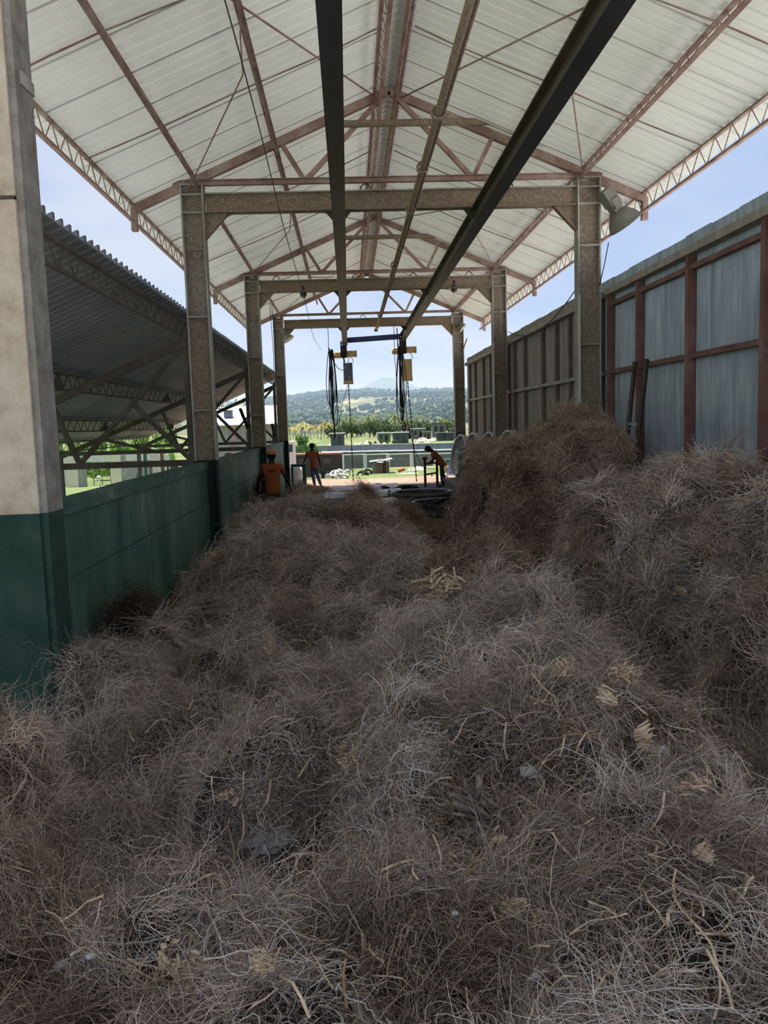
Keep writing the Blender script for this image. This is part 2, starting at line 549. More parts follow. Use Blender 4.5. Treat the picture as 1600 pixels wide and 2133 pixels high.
# left wall: green panels under a coping, one run per bay
wl_ = structure('wall_left')
for y0, y1, cuts in ((6.5, 15.0, [9.24, 11.77]), (15.3, 23.85, [18.3, 21.0]), (24.15, 32.7, [27.0, 29.9])):
    ed = [y0] + cuts + [y1]
    for a, c in zip(ed[:-1], ed[1:]):
        jog = RNG.uniform(-0.008, 0.008)
        MB().box(-2.72, -2.60 + jog, a + 0.012, c - 0.012, 1.18, 1.76).obj('panel', M['green'], wl_)
        MB().box(-2.72, -2.595 + jog, a + 0.008, c - 0.008, -0.7, 1.17).obj('panel', M['green'], wl_)
        MB().box(-2.74, -2.575 + jog * .6, a + 0.006, c - 0.006, 1.765, 1.90 + jog).obj('coping', M['coping'], wl_)

# right wall: corrugated sheets on a frame of posts and rails
wr = structure('wall_right')


def corrugated(width, pitch, amp, z0, z1, sub=6):
    k = int(width / pitch * sub)
    mb = MB()
    for z in (z0, z1):
        for i in range(k + 1):
            y = i / k * width
            mb.v.append((amp * math.sin(2 * math.pi * y / pitch), y, z))
    for i in range(k):
        mb.f.append((i, i + 1, k + 2 + i, k + 1 + i))
        mb.mi.append(0)
    return mb


XW = 4.86
sh_a = corrugated(0.84, 0.076, 0.010, -0.3, 4.99).mesh('corrugated_sheet', M['galv'], True)
sh_b = corrugated(0.84, 0.076, 0.010, -0.3, 4.99).mesh('corrugated_sheet', M['galv2'], True)
y = 4.5
i = 0
while y < 33.0:
    put('corrugated_sheet', sh_a if y < 15.0 else sh_b, wr, loc=(XW + (0.006 if i % 2 else 0) + RNG.uniform(-.004, .004), y, RNG.uniform(-.012, .008)), rot=(RNG.uniform(-.002, .002), 0, 0))
    y += 0.80
    i += 1
rm = [M['ox_rail'], M['galv2']]
for y0, y1, k in ((6.5, 15.0, 'ox_rail'), (15.3, 23.85, 'galv2'), (24.15, 32.9, 'galv2')):
    for z, h, x0 in ((4.72, 0.11, 4.70), (4.50, 0.07, 4.76), (3.30, 0.075, 4.76)):
        if k != 'ox_rail' and z == 4.50:
            continue
        MB().box(x0, XW - 0.015, y0, y1, z - h / 2, z + h / 2).obj('rail', M['galv2' if (k == 'galv2' or z == 4.72) else k], wr)
for y, w in ((7.35, .10), (9.32, .10), (11.42, .11), (13.42, .08), (14.9, .09), (15.5, .1), (17.7, .09), (18.85, .09), (20.2, .17), (22.2, .07), (23.6, .08), (24.5, .08), (25.6, .08), (27.6, .1), (29.0, .07), (30.9, .1), (32.3, .07)):
    MB().box(4.735 if y < 15 else 4.77, XW - 0.012, y - w / 2, y + w / 2, -0.5, 4.68 if y < 15 else 4.66).obj('post', M['ox_post' if y < 15 else 'brown_post'], wr)

# main roof: ribbed sheets, one object per sheet
ce = structure('ceiling')


def ribbed_sheet(w, pitch, side, x_eave, ridge, rz, slope, rib=0.085, n_sub=1):
    """profile along y, running from ridge to eave"""
    prof = []
    k = int(round(w / pitch))
    for i in range(k):
        y = i * pitch
        prof += [(y, 0), (y + pitch - 0.072, 0), (y + pitch - 0.068, rib), (y + pitch - 0.006, rib)]
    prof += [(w, 0), (w + .05, 0)]
    mb = MB()
    for x in (ridge, x_eave):
        for y, h in prof:
            mb.v.append((x, y, rz - slope * abs(x - ridge) + h))
    q = len(prof)
    for i in range(q - 1):
        f = (i, i + 1, q + i + 1, q + i)
        mb.f.append(f if side > 0 else f[::-1])
        mb.mi.append(0)
    return mb


sl = ribbed_sheet(1.0, 0.25, -1, -3.88, RIDGE_X, RIDGE_Z, SLOPE).mesh('roof_sheet', M['roof'])
sr = ribbed_sheet(1.0, 0.25, 1, 5.72, RIDGE_X, RIDGE_Z, SLOPE).mesh('roof_sheet', M['roof'])
for j in range(38):
    y = -4.1 + j * 1.0
    dz = 0.004 if j % 2 else 0
    put('roof_sheet', sl, ce, loc=(0, y, dz))
    put('roof_sheet', sr, ce, loc=(0, y, dz))
cap = MB()
cap.prism([(RIDGE_X - .22, -4.1, RIDGE_Z - .05), (RIDGE_X, -4.1, RIDGE_Z + .05), (RIDGE_X + .22, -4.1, RIDGE_Z - .05), (RIDGE_X, -4.1, RIDGE_Z + .04)], (0, 38, 0))
cap.obj('ridge_cap', M['roof'], ce)

# ------------------------------------------------------------------ steel frame
SIDE = {'L': 'left', 'R': 'right'}
NTH = ['nearest', 'second', 'third', 'farthest']


def column(side, k, label):
    x0, x1 = (XL0, XL1) if side == 'L' else (XR0, XR1)
    y = FRAMES[k]
    t = thing('column', label, 'column', ((x0 + x1) / 2, y, -0.7), 'steel portal columns')
    MB().box(x0 + .025, x1 - .025, y - .012, y + .012, -.7, 6.72).obj('web', M['column'], t)
    for a, c in ((x0, x0 + .028), (x1 - .028, x1)):
        MB().box(a, c, y - .13, y + .13, -.7, 6.75).obj('flange', M['edge'], t)
    if side == 'R':
        MB().box(x0 - .006, x0 + .034, y - .138, y - .128, .2, 4.7).obj('paint_strip', M['white'], t)
    MB().box(x0 - .01, x1 + .01, y - .14, y + .14, 6.75, 6.77).obj('cap_plate', M['edge'], t)
    zs = (6.60, 6.29, 4.49, 2.84, 1.2) if side == 'L' else (6.60, 6.31, 5.58, 3.82, 2.1)
    for z in zs:
        MB().box(x0 + .028, x1 - .028, y - .12, y - .012, z - .012, z + .012).obj('stiffener', M['edge'], t)
    if side == 'L':
        for z in (5.52, 2.35):
            f = MB()
            for a, c, d, e_ in ((.10, .30, 0, .015), (.10, .30, .135, .15), (.10, .115, 0, .15), (.285, .30, 0, .15)):
                f.box(x0 + a, x0 + c, y - .04, y - .012, z + d, z + e_)
            f.obj('clip_plate', M['steel'], t)
    return t


for side, k, lb in (
        ('L', 1, 'left steel column nearest the camera, beside the dark green wall end and the front cross beam'),
        ('L', 2, 'left steel column second from the front, behind the worker in the orange cap'),
        ('L', 3, 'farthest left steel column, carrying a small lamp near its top'),
        ('R', 1, 'right steel column nearest the camera, with the big grey floodlight'),
        ('R', 2, 'right steel column second from the front, with a thin conduit down its face'),
        ('R', 3, 'farthest right steel column, at the open end beside the leaning round dishes')):
    c = column(side, k, lb)
    if (side, k) == ('R', 2):
        y = FRAMES[2] - .15
        MB().tube([(2.6, y, 6.27), (4.1, y, 6.27), (4.38, y, 6.27), (4.45, y, 6.15), (4.47, y, 4.2), (4.60, y, 3.9), (4.62, y, 3.4)], .018, 6).obj('conduit', M['lampgrey'], c, True)

t = thing('column', 'wide concrete-encased pillar at the left edge, cream above and green below', 'column', (-2.6, 6.15, -.7))
MB().box(-3.05, -2.25, 5.98, 6.32, -.7, 4.12).obj('lower_casing', M['concrete_col'], t)
MB().box(-3.05, -2.25, 5.98, 6.32, 4.15, 6.5).obj('upper_casing', M['concrete_col'], t)
MB().box(-3.03, -2.27, 6.0, 6.30, 4.10, 4.17).obj('joint', M['darksteel'], t)
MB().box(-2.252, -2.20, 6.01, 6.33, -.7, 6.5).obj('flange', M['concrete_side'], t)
MB().box(-2.28, -2.19, 6.10, 6.34, 4.93, 5.02).obj('bracket', M['edge'], t)

for k in (1, 2, 3):
    y = FRAMES[k]
    t = thing('cross_beam', ['', 'front dusty steel cross beam between the nearest pair of columns', 'middle dusty steel cross beam with small lamps beneath it', 'farthest cross beam, against the sky above the hoists'][k], 'beam', (.9, y, 6.29), 'cross beams under the trusses')
    MB().box(XL1 + .03, XR0 - .03, y - .01, y + .01, 6.30, 6.61).obj('web', M['steel'], t)
    for z in (6.29, 6.605):
        MB().box(XL1 + .02, XR0 - .01, y - .10, y + .10, z, z + .022).obj('flange', M['edge' if z > 6.5 else 'steel'], t)
    for x, s in ((XL1, 1), (XR0, -1)):
        g = MB()
        g.prism([(x, y - .01, 6.29), (x + .40 * s, y - .01, 6.29), (x, y - .01, 5.87)], (0, .02, 0))
        g.bar((x + .40 * s, y, 6.28), (x, y, 5.86), .02, .14, up=(s, 0, 1))
        g.obj('knee_bracket', M['steel'], t)
    for x in (-.05, 2.42):
        g = MB()
        g.prism([(x - .24, y - .012, 6.29), (x + .24, y - .012, 6.29), (x + .10, y - .012, 6.12), (x - .10, y - .012, 6.12)], (0, .024, 0))
        g.obj('rail_hanger', M['rail'], t)
    for x in ((-1.9, .35, 2.0, 3.6) if k == 2 else (.45, 3.0) if k == 1 else (.7,)):
        pts = [(x + .10 * math.cos(a), y, 6.62 + .13 * math.sin(a)) for a in np.linspace(-.1, math.pi + .1, 9)]
        MB().tube(pts, .014, 6).obj('lifting_loop', M['darksteel'], t, True)

RAILS = [(-.04, 36.7, 'left crane rail, seen as a dark strip running down the middle of the roof'), (2.43, 35.4, 'right crane rail, the heavy dark beam slanting from the top right corner')]
for x, yend, lb in RAILS:
    t = thing('crane_rail', lb, 'beam', (x, 15, 6.0), 'crane rails under the cross beams')
    MB().box(x - .012, x + .012, 2, yend, 5.99, 6.26).obj('web', M['rail'], t)
    MB().box(x - .11, x + .11, 2, yend, 6.25, 6.275).obj('top_flange', M['rail'], t)
    MB().box(x - .11, x + .11, 2, yend, 5.965, 5.99).obj('bottom_flange', M['railbottom'], t)
    MB().box(x - .115, x + .115, yend, yend + .03, 5.95, 6.28).obj('end_plate', M['rail'], t)

for k in (1, 2, 3):
    y = FRAMES[k] + .02
    t = thing('roof_truss', ['', 'nearest red oxide roof truss, its apex high in the middle of the frame', 'middle red oxide roof truss above the second cross beam', 'farthest roof truss, silhouetted against the sky at the open end'][k], 'truss', (.9, y, 6.8), 'roof trusses')

    def rz(x, d=.10):
        return roof_z(x) - d
    for xe in (-3.66, 5.50):
        MB().bar((RIDGE_X, y, rz(RIDGE_X)), (xe, y, rz(xe)), .11, .14).obj('rafter', M['oxide'], t)
        MB().box(xe - .05, xe + .05, y - .06, y + .06, 6.02, 6.42).obj('eave_plate', M['oxide'], t)
    MB().box(-2.95, 4.72, y - .05, y + .05, 6.775, 6.85).obj('bottom_chord', M['oxide2'], t)
    MB().box(-2.95, 4.72, y - .10, y + .10, 6.845, 6.857).obj('bottom_chord_flange', M['oxide'], t)
    MB().tube([(-.05, y - .1, 7.75), (3.50, y - .1, 7.75)], .065, 8).obj('collar', M['steel'], t, True)
    for xb, xt in ((-.62, -1.03), (2.38, 2.76)):
        MB().bar((xb, y, 6.82), (xt, y, rz(xt)), .08, .08).obj('strut', M['oxide'], t)
        MB().bar((xb, y, 6.82), (RIDGE_X + (.08 if xb > 1 else -.08), y, rz(RIDGE_X) - .05), .08, .08).obj('diagonal', M['oxide2'], t)

# purlin joists: two chords and one bent bar each
JO = [(-3.66, .30, 0, 'left eave joist of open lattice against the sky'), (-2.57, .20, 1, 'left joist running down to the nearest left column top'), (-1.16, .20, 1, 'left joist halfway up the roof slope'),
      (.66, .24, 1, 'left lattice joist of the pair under the ridge'), (1.10, .24, 1, 'right pink joist of the pair under the ridge'), (3.10, .20, 1, 'right joist halfway up the slope, half hidden by the crane rail'),
      (4.37, .22, 1, 'right lattice joist running down to the floodlight column'), (5.46, .32, 0, 'right eave joist of open lattice against the blue sky')]
for x, h, tilt, lb in JO:
    t = thing('roof_joist', lb, 'joist', (x, 15, roof_z(x)), 'roof joists')
    s = 1 if x > RIDGE_X else -1
    top = Vector((x, 0, roof_z(x) - .03))
    dn = Vector((-s * SLOPE, 0, -1)).normalized() if tilt else Vector((0, 0, -1))
    bot = top + dn * h
    mt = M['oxide2'] if x in (.66, 1.10) else M['oxide']
    up = dn
    MB().bar(top + Vector((0, -4, 0)), top + Vector((0, 33.7, 0)), .06, .035, up=up).obj('top_chord', mt, t)
    MB().bar(bot + Vector((0, -4, 0)), bot + Vector((0, 33.7, 0)), .055, .045, up=up).obj('bottom_chord', M['oxide2'] if abs(x) > 3 else mt, t)
    z = MB()
    pts = []
    y = -4.0
    i = 0
    step = .27
    while y < 33.6:
        pts.append((top if i % 2 == 0 else bot) + Vector((0, y, 0)))
        y += step
        i += 1
    for a, c in zip(pts[:-1], pts[1:]):
        z.tube([a, c], .0095, 4, cap=False)
    z.obj('bent_bar', M['oxide'], t)

# sag rods and wind braces under the sheets
rods = []
for y in (9.75, 12.6, 18.1, 21.0, 26.9, 29.9):
    for s, xe in ((-1, -3.7), (1, 5.45)):
        p = [Vector((RIDGE_X + s * d, y + .04 * math.sin(d * 2.1 + y), roof_z(RIDGE_X + s * d) - .06 - .03 * math.sin(d))) for d in np.linspace(.25, abs(xe - RIDGE_X), 9)]
        rods.append((p, s, y))
for p, s, y in rods:
    o = MB().tube(p, .012, 5).obj('sag_rod', M['oxide'], None, True)
    tag(o, 'red sag rod under the %s slope, %s' % ('left' if s < 0 else 'right', {9.75: 'the nearest one at the top of the frame', 12.6: 'second from the camera', 18.1: 'just past the nearest truss', 21.0: 'just before the middle truss', 26.9: 'just past the middle truss', 29.9: 'just before the farthest truss'}[y]), 'rod', 'roof sag rods')
for k, yb in enumerate((6.31, 15.15, 24.0)):
    for s, xo in ((-1, -1.16), (1, 3.10)):
        a = Vector((xo, yb + 3.6, roof_z(xo) - .22))
        c = Vector((RIDGE_X + s * .2, yb + 8.85, roof_z(RIDGE_X) - .22))
        o = MB().tube([a, c], .015, 5).obj('wind_brace', M['oxide2'], None, True)
        tag(o, 'straight pink wind brace rod from the ridge to the %s joist, %s bay' % (SIDE['L' if s < 0 else 'R'], ['nearest', 'middle', 'farthest'][k]), 'rod', 'roof wind braces')
        xc = -2.62 if s < 0 else 4.34
        q = [Vector((xc, yb + 8.7, roof_z(xc) - .2)), Vector((xo * .94 + xc * .06, yb + 5.3, roof_z(xo) - .35)), Vector((xo, yb + 4.4, roof_z(xo) - .2))]
        o = MB().tube(q, .012, 5).obj('stay_rod', M['oxide2'], None, True)
        tag(o, 'thin slanting stay rod between the two %s slope joists, %s bay' % (SIDE['L' if s < 0 else 'R'], ['nearest', 'middle', 'farthest'][k]), 'rod', 'roof stay rods')
pts = [Vector((-1.0 - .012 * i + .02 * math.sin(i), 7.0 + i * 2.0, 6.45 - .02 * math.sin(i * .8) - i * .065)) for i in range(13)] + [Vector((-.98, 33.4, 5.5))]
tag(MB().tube(pts, .008, 4).obj('rope', M['darksteel'], None, True), 'thin dark rope hanging beside the left mid-slope joist', 'rope')

# festoon pipe between the rails
t = thing('festoon_pipe', 'long dusty pipe with rope knots, running between the two crane rails', 'pipe', (1.2, 15, 6.15))
MB().tube([(1.2, 4, 6.17), (1.2, 32.6, 6.15)], .045, 8).obj('pipe', M['steel'], t, True)
MB().tube([(1.28, 4, 6.21), (1.28, 32.5, 6.19)], .022, 6).obj('side_tube', M['steel'], t, True)
for y in (10.2, 12.3, 14.6, 19.6, 23.2, 28.4):
    MB().tube([(1.2 + .075 * math.cos(a), y + .03 * math.sin(2.3 * a), 6.16 + .075 * math.sin(a)) for a in np.linspace(0, 12.4, 22)], .018, 5).obj('rope_knot', M['steel'], t, True)
MB().lathe([(0, -.06), (.07, -.03), (.08, .03), (.03, .08), (0, .09)], (1.2, 32.6, 6.12), n=10).obj('end_stop', M['darksteel'], t, True)

# left neighbour shed: its roof and trusses
SHX, SHZ, SHS = -2.86, 4.60, .416


def shed_z(x):
    return SHZ - SHS * (SHX - x)


sh = structure('trim_1')
sheet = ribbed_sheet(1.0, 0.25, -1, -8.7, SHX, SHZ, SHS).mesh('shed_roof_sheet', M['shedroof'])
for j in range(33):
    put('roof_sheet', sheet, sh, loc=(0, 2.6 + j, 0.004 * (j % 2)))
for i, x in enumerate((-2.98, -5.2, -7.0, -8.4)):
    t = thing('shed_joist', ['topmost lattice joist along the high edge of the grey side shed roof', 'second lattice joist down the grey side shed roof', 'third lattice joist down the grey side shed roof', 'lowest lattice joist along the far eave of the grey side shed'][i], 'joist', (x, 18, shed_z(x)), 'side shed joists')
    top, bot = Vector((x, 0, shed_z(x) - .05)), Vector((x, 0, shed_z(x) - .34))
    MB().bar(top + Vector((0, 3, 0)), top + Vector((0, 35, 0)), .05, .05).obj('top_chord', M['darksteel'], t)
    MB().bar(bot + Vector((0, 3, 0)), bot + Vector((0, 35, 0)), .05, .04).obj('bottom_chord', M['darksteel'], t)
    z = MB()
    for j in range(118):
        a, c = 3 + j * .27, 3 + (j + 1) * .27
        z.tube([(top if j % 2 else bot) + Vector((0, a, 0)), (bot if j % 2 else top) + Vector((0, c, 0))], .010, 4, cap=False)
    z.obj('bent_bar', M['darksteel'], t)
for k in (1, 2, 3):
    y = FRAMES[k] - .02
    t = thing('shed_truss', ['', 'nearest dark truss of the side shed, bolted to the nearest left column', 'second dark truss of the side shed, behind the nearest left column', 'farthest dark truss of the side shed, near the white roofed building'][k], 'truss', (-5, y, 1.9), 'side shed trusses')
    za = lambda x: 4.10 - SHS * (-2.82 - x)
    MB().bar((-2.84, y, za(-2.84)), (-8.3, y, za(-8.3)), .10, .13).obj('rafter', M['darksteel'], t)
    MB().box(-8.4, -2.84, y - .056, y + .056, 1.84, 1.95).obj('bottom_chord', M['darksteel'], t)
    MB().box(-2.93, -2.83, y - .044, y + .044, 1.3, 4.2).obj('end_post', M['darksteel'], t)
    for i, (a, c) in enumerate((((-2.86, 4.08), (-4.93, 1.9)), ((-3.89, 3.0), (-2.88, 1.93)), ((-5.33, 3.02), (-4.90, 1.93)), ((-7.1, 2.3), (-5.6, 1.9)))):
        MB().bar((a[0], y, a[1]), (c[0], y, c[1]), .068 + .007 * i, .085).obj('diagonal', M['darksteel'], t)
    for x in (-5.2, -7.0):
        MB().prism([(x - .18, y - .01, shed_z(x) - .36), (x + .12, y - .01, shed_z(x) - .3), (x + .05, y - .01, shed_z(x) - .06)], (0, .02, 0)).obj('joist_cleat', M['darksteel'], t)
    MB().box(-8.38, -8.25, y - .06, y + .06, ground_z(y), 2.0).obj('eave_post', M['darksteel'], t)
# ------------------------------------------------------------------ hoists, cables and lamps
o = MB()
pa, pb = Vector((-.02, 36.3, 6.13)), Vector((2.42, 35.2, 6.13))
o.bar(pa + (pb - pa).normalized() * .12, pb - (pb - pa).normalized() * .12, .10, .22)
tag(o.obj('spreader_beam', M['bluebeam']), 'dark blue spreader beam joining the far ends of the two rails', 'beam')


def chain_links(p0, p1, r=.018, n=46):
    mb = MB()
    p0, p1 = Vector(p0), Vector(p1)
    d = (p1 - p0) / n
    for i in range(n):
        a = p0 + d * (i - .12)
        c = p0 + d * (i + 1.12)
        off = Vector((.020, 0, 0)) if i % 2 else Vector((0, .020, 0))
        mb.tube([a, (a + c) / 2 + off, c, (a + c) / 2 - off, a], .017, 4, cap=False)
    return mb


def hoist(x, y, label, bag, chain_end):
    t = thing('chain_hoist', label, 'hoist', (x, y, 5.0), 'chain hoists')
    tr = MB()
    tr.box(x - .14, x - .115, y - .22, y + .22, 5.45, 6.10).box(x + .115, x + .14, y - .22, y + .22, 5.45, 6.10).box(x - .14, x + .14, y - .12, y + .12, 5.40, 5.62).box(x - .115, x + .115, y - .20, y + .10, 5.60, 5.92)
    tr.obj('trolley', M['chain'], t)
    for sx in (-1, 1):
        for sy in (-.13, .13):
            MB().lathe([(0, 0), (.075, 0), (.085, .03), (.055, .05), (0, .05)], (x + sx * .11, y + sy, 6.04), (-sx, 0, 0), 12).obj('wheel', M['chain'], t, True)
    a = MB().lathe([(0, 0), (.12, .02), (.14, .06), (.14, .30), (.10, .34), (0, .34)], (x - .12, y, 5.52), (-1, 0, 0), 12)
    a.box(x - .40, x - .14, y - .13, y + .13, 5.40, 5.62)
    a.obj('motor_housing', M['yellow'], t)
    MB().box(x + .12, x + .56, y - .16, y + .16, 5.43, 5.68).box(x + .54, x + .57, y - .18, y + .18, 5.41, 5.70).obj('gearbox', M['yellow'], t)
    MB().tube([(x, y, 5.5), (x, y, 5.1)], .03, 8).obj('hook_shank', M['chain'], t, True)
    bx, by = x + .16, y - .05
    b = MB()
    b.box(bx - .20, bx + .20, by - .14, by + .14, 4.36, 5.16)
    b.obj('chain_container', M[bag], t)
    MB().box(bx - .215, bx + .215, by - .15, by + .15, 4.25, 4.40).obj('container_base', M['yellow'], t)
    MB().tube([(x + .3, y, 5.45), (x + .42, y - .02, 5.25), (bx + .16, by, 5.12)], .014, 5).obj('container_strap', M['black'], t, True)
    MB().tube([(x - .1, y, 5.45), (x + .04, y - .02, 5.25), (bx - .16, by, 5.12)], .014, 5).obj('container_strap', M['black'], t, True)
    chain_links((bx, by, 4.30), chain_end).obj('chain', M['chain'], t, True)
    return t


hoist(-.10, 36.4, 'left chain hoist with yellow motor and grey chain bag under the left rail', 'greybox', (.12, 35.6, .05))
hoist(2.40, 35.15, 'right chain hoist with yellow motor and brownish yellow chain box under the right rail', 'yellow', (2.78, 34.4, .02))


def cable_bundle(label, x, y, z_top, loops, extra):
    t = thing('cable_bundle', label, 'cable', (x, y, z_top), 'looped control cables')
    for dx, zt, zb, w in loops:
        pts = []
        for a in np.linspace(0, 2 * math.pi, 26):
            zz = (zt + zb) / 2 + (zt - zb) / 2 * math.cos(a)
            f = math.sin(a) * (0.35 + .65 * (zt - zz) / (zt - zb))
            pts.append((x + dx + w * f, y + .03 * math.sin(3 * a + dx * 9), zz))
        MB().tube(pts, .016, 5, cap=False).obj('cable_loop', M['black'], t, True)
    for pts, r in extra:
        MB().tube(pts, r, 5).obj('hanging_cord', M['black'], t, True)
    return t


y = 32.7
p = atY(683, 690, y)
x = p.x
cable_bundle('left bundle of looped black cables hanging from the farthest cross beam', x, y, 6.25,
             [(.10, 5.45, 2.9, .20), (.14, 5.45, 3.35, .12), (.05, 5.4, 2.75, .08), (.02, 5.4, 3.25, .22), (.16, 5.4, 2.45, .16), (.10, 5.45, 3.1, .04)],
             [([(x, y, 6.3), (x + .01, y, 5.9), (x, y, 5.4)], .012), ([(x + .02, y, 5.5), (x + .05, y, 4.0), (x + .13, y, 2.0)], .028),
              ([(x + .05, y, 5.35), (x + .18, y, 4.95), (x + .36, y + .6, 4.72), (x + .52, y + 1.5, 4.72), (x + .72, y + 2.6, 5.0), (x + .8, y + 3.5, 5.4)], .014),
              ([(x + .85, y + 3.5, 5.2), (x + .80, y + 2.5, 4.4), (x + .74, y + 1.2, 4.15), (x + .48, y + .3, 3.4), (x + .36, y, 2.9), (x + .30, y, 2.5), (x + .24, y, 2.2)], .013)])
p = atY(828, 690, y)
x = p.x
cable_bundle('right bundle of looped black cables with a hook beside the right hoist', x, y, 6.25,
             [(.02, 5.5, 2.45, .18), (.12, 5.5, 2.75, .10), (.06, 5.4, 2.9, .20), (.10, 5.45, 3.1, .06), (.16, 5.3, 3.25, .18), (.06, 5.5, 2.55, .05)],
             [([(x - .14, y, 6.3), (x - .14, y, 5.0), (x - .05, y, 3.6)], .012), ([(x - .02, y, 6.2), (x + .0, y, 5.4)], .02), ([(x + .0, y, 5.6), (x + .06, y, 4.4), (x + .12, y, 3.1)], .026),
              ([(x + .22, y, 3.6), (x + .28, y, 2.6), (x + .42, y, 1.9), (x + .62, y, 1.2), (x + .85, y + .3, .72), (x + 1.15, y + .2, .62), (x + 1.35, y, .64)], .012),
              ([(x + .12, y, 3.0), (x + .14, y, 2.5)], .02),
              ([(x + .14, y, 2.5), (x + .20, y, 2.42), (x + .22, y, 2.3), (x + .15, y, 2.2), (x + .06, y, 2.26), (x + .08, y, 2.36), (x + .16, y, 2.36)], .03)])


def dome_lamp(label, c, axis, r, group=None, bracket=None, box=True):
    t = thing('floodlight', label, 'lamp', c, group)
    ax = Vector(axis).normalized()
    prof = [(.16 * r, -.80 * r), (.34 * r, -.78 * r), (.62 * r, -.55 * r), (.86 * r, -.25 * r), (r, .10 * r), (1.05 * r, .12 * r), (1.05 * r, .17 * r), (.97 * r, .13 * r), (.83 * r, -.2 * r), (.55 * r, -.52 * r), (.2 * r, -.7 * r)]
    MB().lathe(prof, c, ax, 28).obj('reflector', M['lampgrey'], t, True)
    MB().lathe([(0, .10 * r), (.6 * r, .135 * r), (.98 * r, .12 * r)], c, ax, 28).obj('lens', M['rim'], t, True)
    q = ax.to_track_quat('Z', 'Y')
    cc = Vector(c)
    if box:
        def bx(name, x0, x1, y0, y1, z0, z1):
            mb = MB().box(x0 * r, x1 * r, y0 * r, y1 * r, z0 * r, z1 * r)
            mb.v = [tuple(cc + q @ Vector(v)) for v in mb.v]
            mb.obj(name, M['lampgrey'], t)
        bx('lamp_socket', -.30, .30, -.28, .28, -1.25, -.72)
        bx('ballast_box', -.42, .30, -.36, .36, -2.15, -1.15)
        bx('ballast_cover', -.5, .1, -.26, .26, -1.5, -.95)
    if bracket:
        for i, (a, b_) in enumerate(bracket):
            MB().bar(a, b_, .045, .02).obj('bracket', M['lampgrey'] if i else M['rust'], t)
    return t


fc = atY(1300, 462, 15.0)
dome_lamp('large grey dome floodlight with ballast box on the nearest right column', fc, (.62, .15, -.80), .31, 'dome floodlights',
          [((4.55, 15.0, 5.62), (4.98, 15.0, 5.80)), ((4.83, 15.0, 5.74), (4.83, 15.0, 6.12)), ((4.93, 15.0, 5.78), (4.93, 15.0, 6.2))])
fc = atY(601, 706, 32.4)
dome_lamp('small dome floodlight on the farthest left column', fc, (.55, -.1, -.83), .22, 'dome floodlights', [((-2.42, 32.74, 6.1), (-2.15, 32.4, 6.2)), ((-2.42, 32.74, 5.8), (-2.2, 32.4, 6.05))], True)
fc = atY(963, 683, 32.5)
dome_lamp('small dark floodlight tilted outward on the farthest right column', fc, (.75, -.2, -.62), .2, 'dome floodlights', [((4.63, 32.74, 5.3), (4.75, 32.5, 5.7))], False)
for i, (u, v) in enumerate(((632, 610), (946, 599))):
    c = atY(u, v, 24.0)
    t = thing('beam_lamp', 'small round lamp under the middle cross beam, %s of the pair' % ('left' if i == 0 else 'right'), 'lamp', c, 'lamps under the middle beam')
    MB().lathe([(0, -.13), (.07, -.11), (.10, -.03), (.09, .04), (.04, .07), (.04, .20)], c, n=14).obj('shade', M['darksteel'], t, True)
    MB().lathe([(0, -.17), (.05, -.14), (.05, -.10)], c, n=12).obj('bulb', M['rim'], t, True)

a, c = Vector((4.68, 23.8, 5.0)), Vector((4.63, 15.2, 5.45))
pts = [a.lerp(c, s) - Vector((0, 0, .75 * 4 * s * (1 - s) * .8)) for s in np.linspace(0, 1, 14)]
tag(MB().tube(pts, .012, 5).obj('power_cable', M['black'], None, True), 'sagging black cable slung between the two right columns', 'cable')
a, c = atY(1268, 505, 15.0), Vector((4.62, 15.0, 4.85))
tag(MB().tube([a, a.lerp(c, .5) - Vector((0, 0, .03)), c], .009, 5).obj('lamp_cable', M['black'], None, True), 'short black cable from the big floodlight to its column', 'cable')
for i, (u0, u1, v1) in enumerate(((562, 572, 840), (566, 574, 800))):
    a, c = atY(u0, 640, 30.0), atY(u1, v1, 30.0)
    a.z = roof_z(a.x) - .02
    tag(MB().tube([a, a.lerp(c, .5) + Vector((.05, 0, 0)), c], .01, 4).obj('loose_wire', M['black'], None, True), 'thin wire dangling beside the farthest left column, %s' % ('the longer one' if i == 0 else 'the shorter one'), 'wire')

# ladder against the right wall
t = thing('ladder', 'dark wooden ladder leaning on the blue sheet wall behind the root pile', 'ladder', (4.4, 12.6, 1.0))
l0, l1 = Vector((4.30, 12.85, 1.2)), Vector((4.66, 13.25, 3.36))
r0, r1 = Vector((4.30, 12.38, 1.2)), Vector((4.66, 12.72, 3.36))
MB().bar(l0, l1, .05, .07).obj('stile', M['wood'], t)
MB().bar(r0, r1, .05, .07).obj('stile', M['wood'], t)
for s in (.15, .34, .54):
    MB().bar(l0.lerp(l1, s), r0.lerp(r1, s), .04, .04).obj('rung', M['rim'] if s > .5 else M['wood'], t)

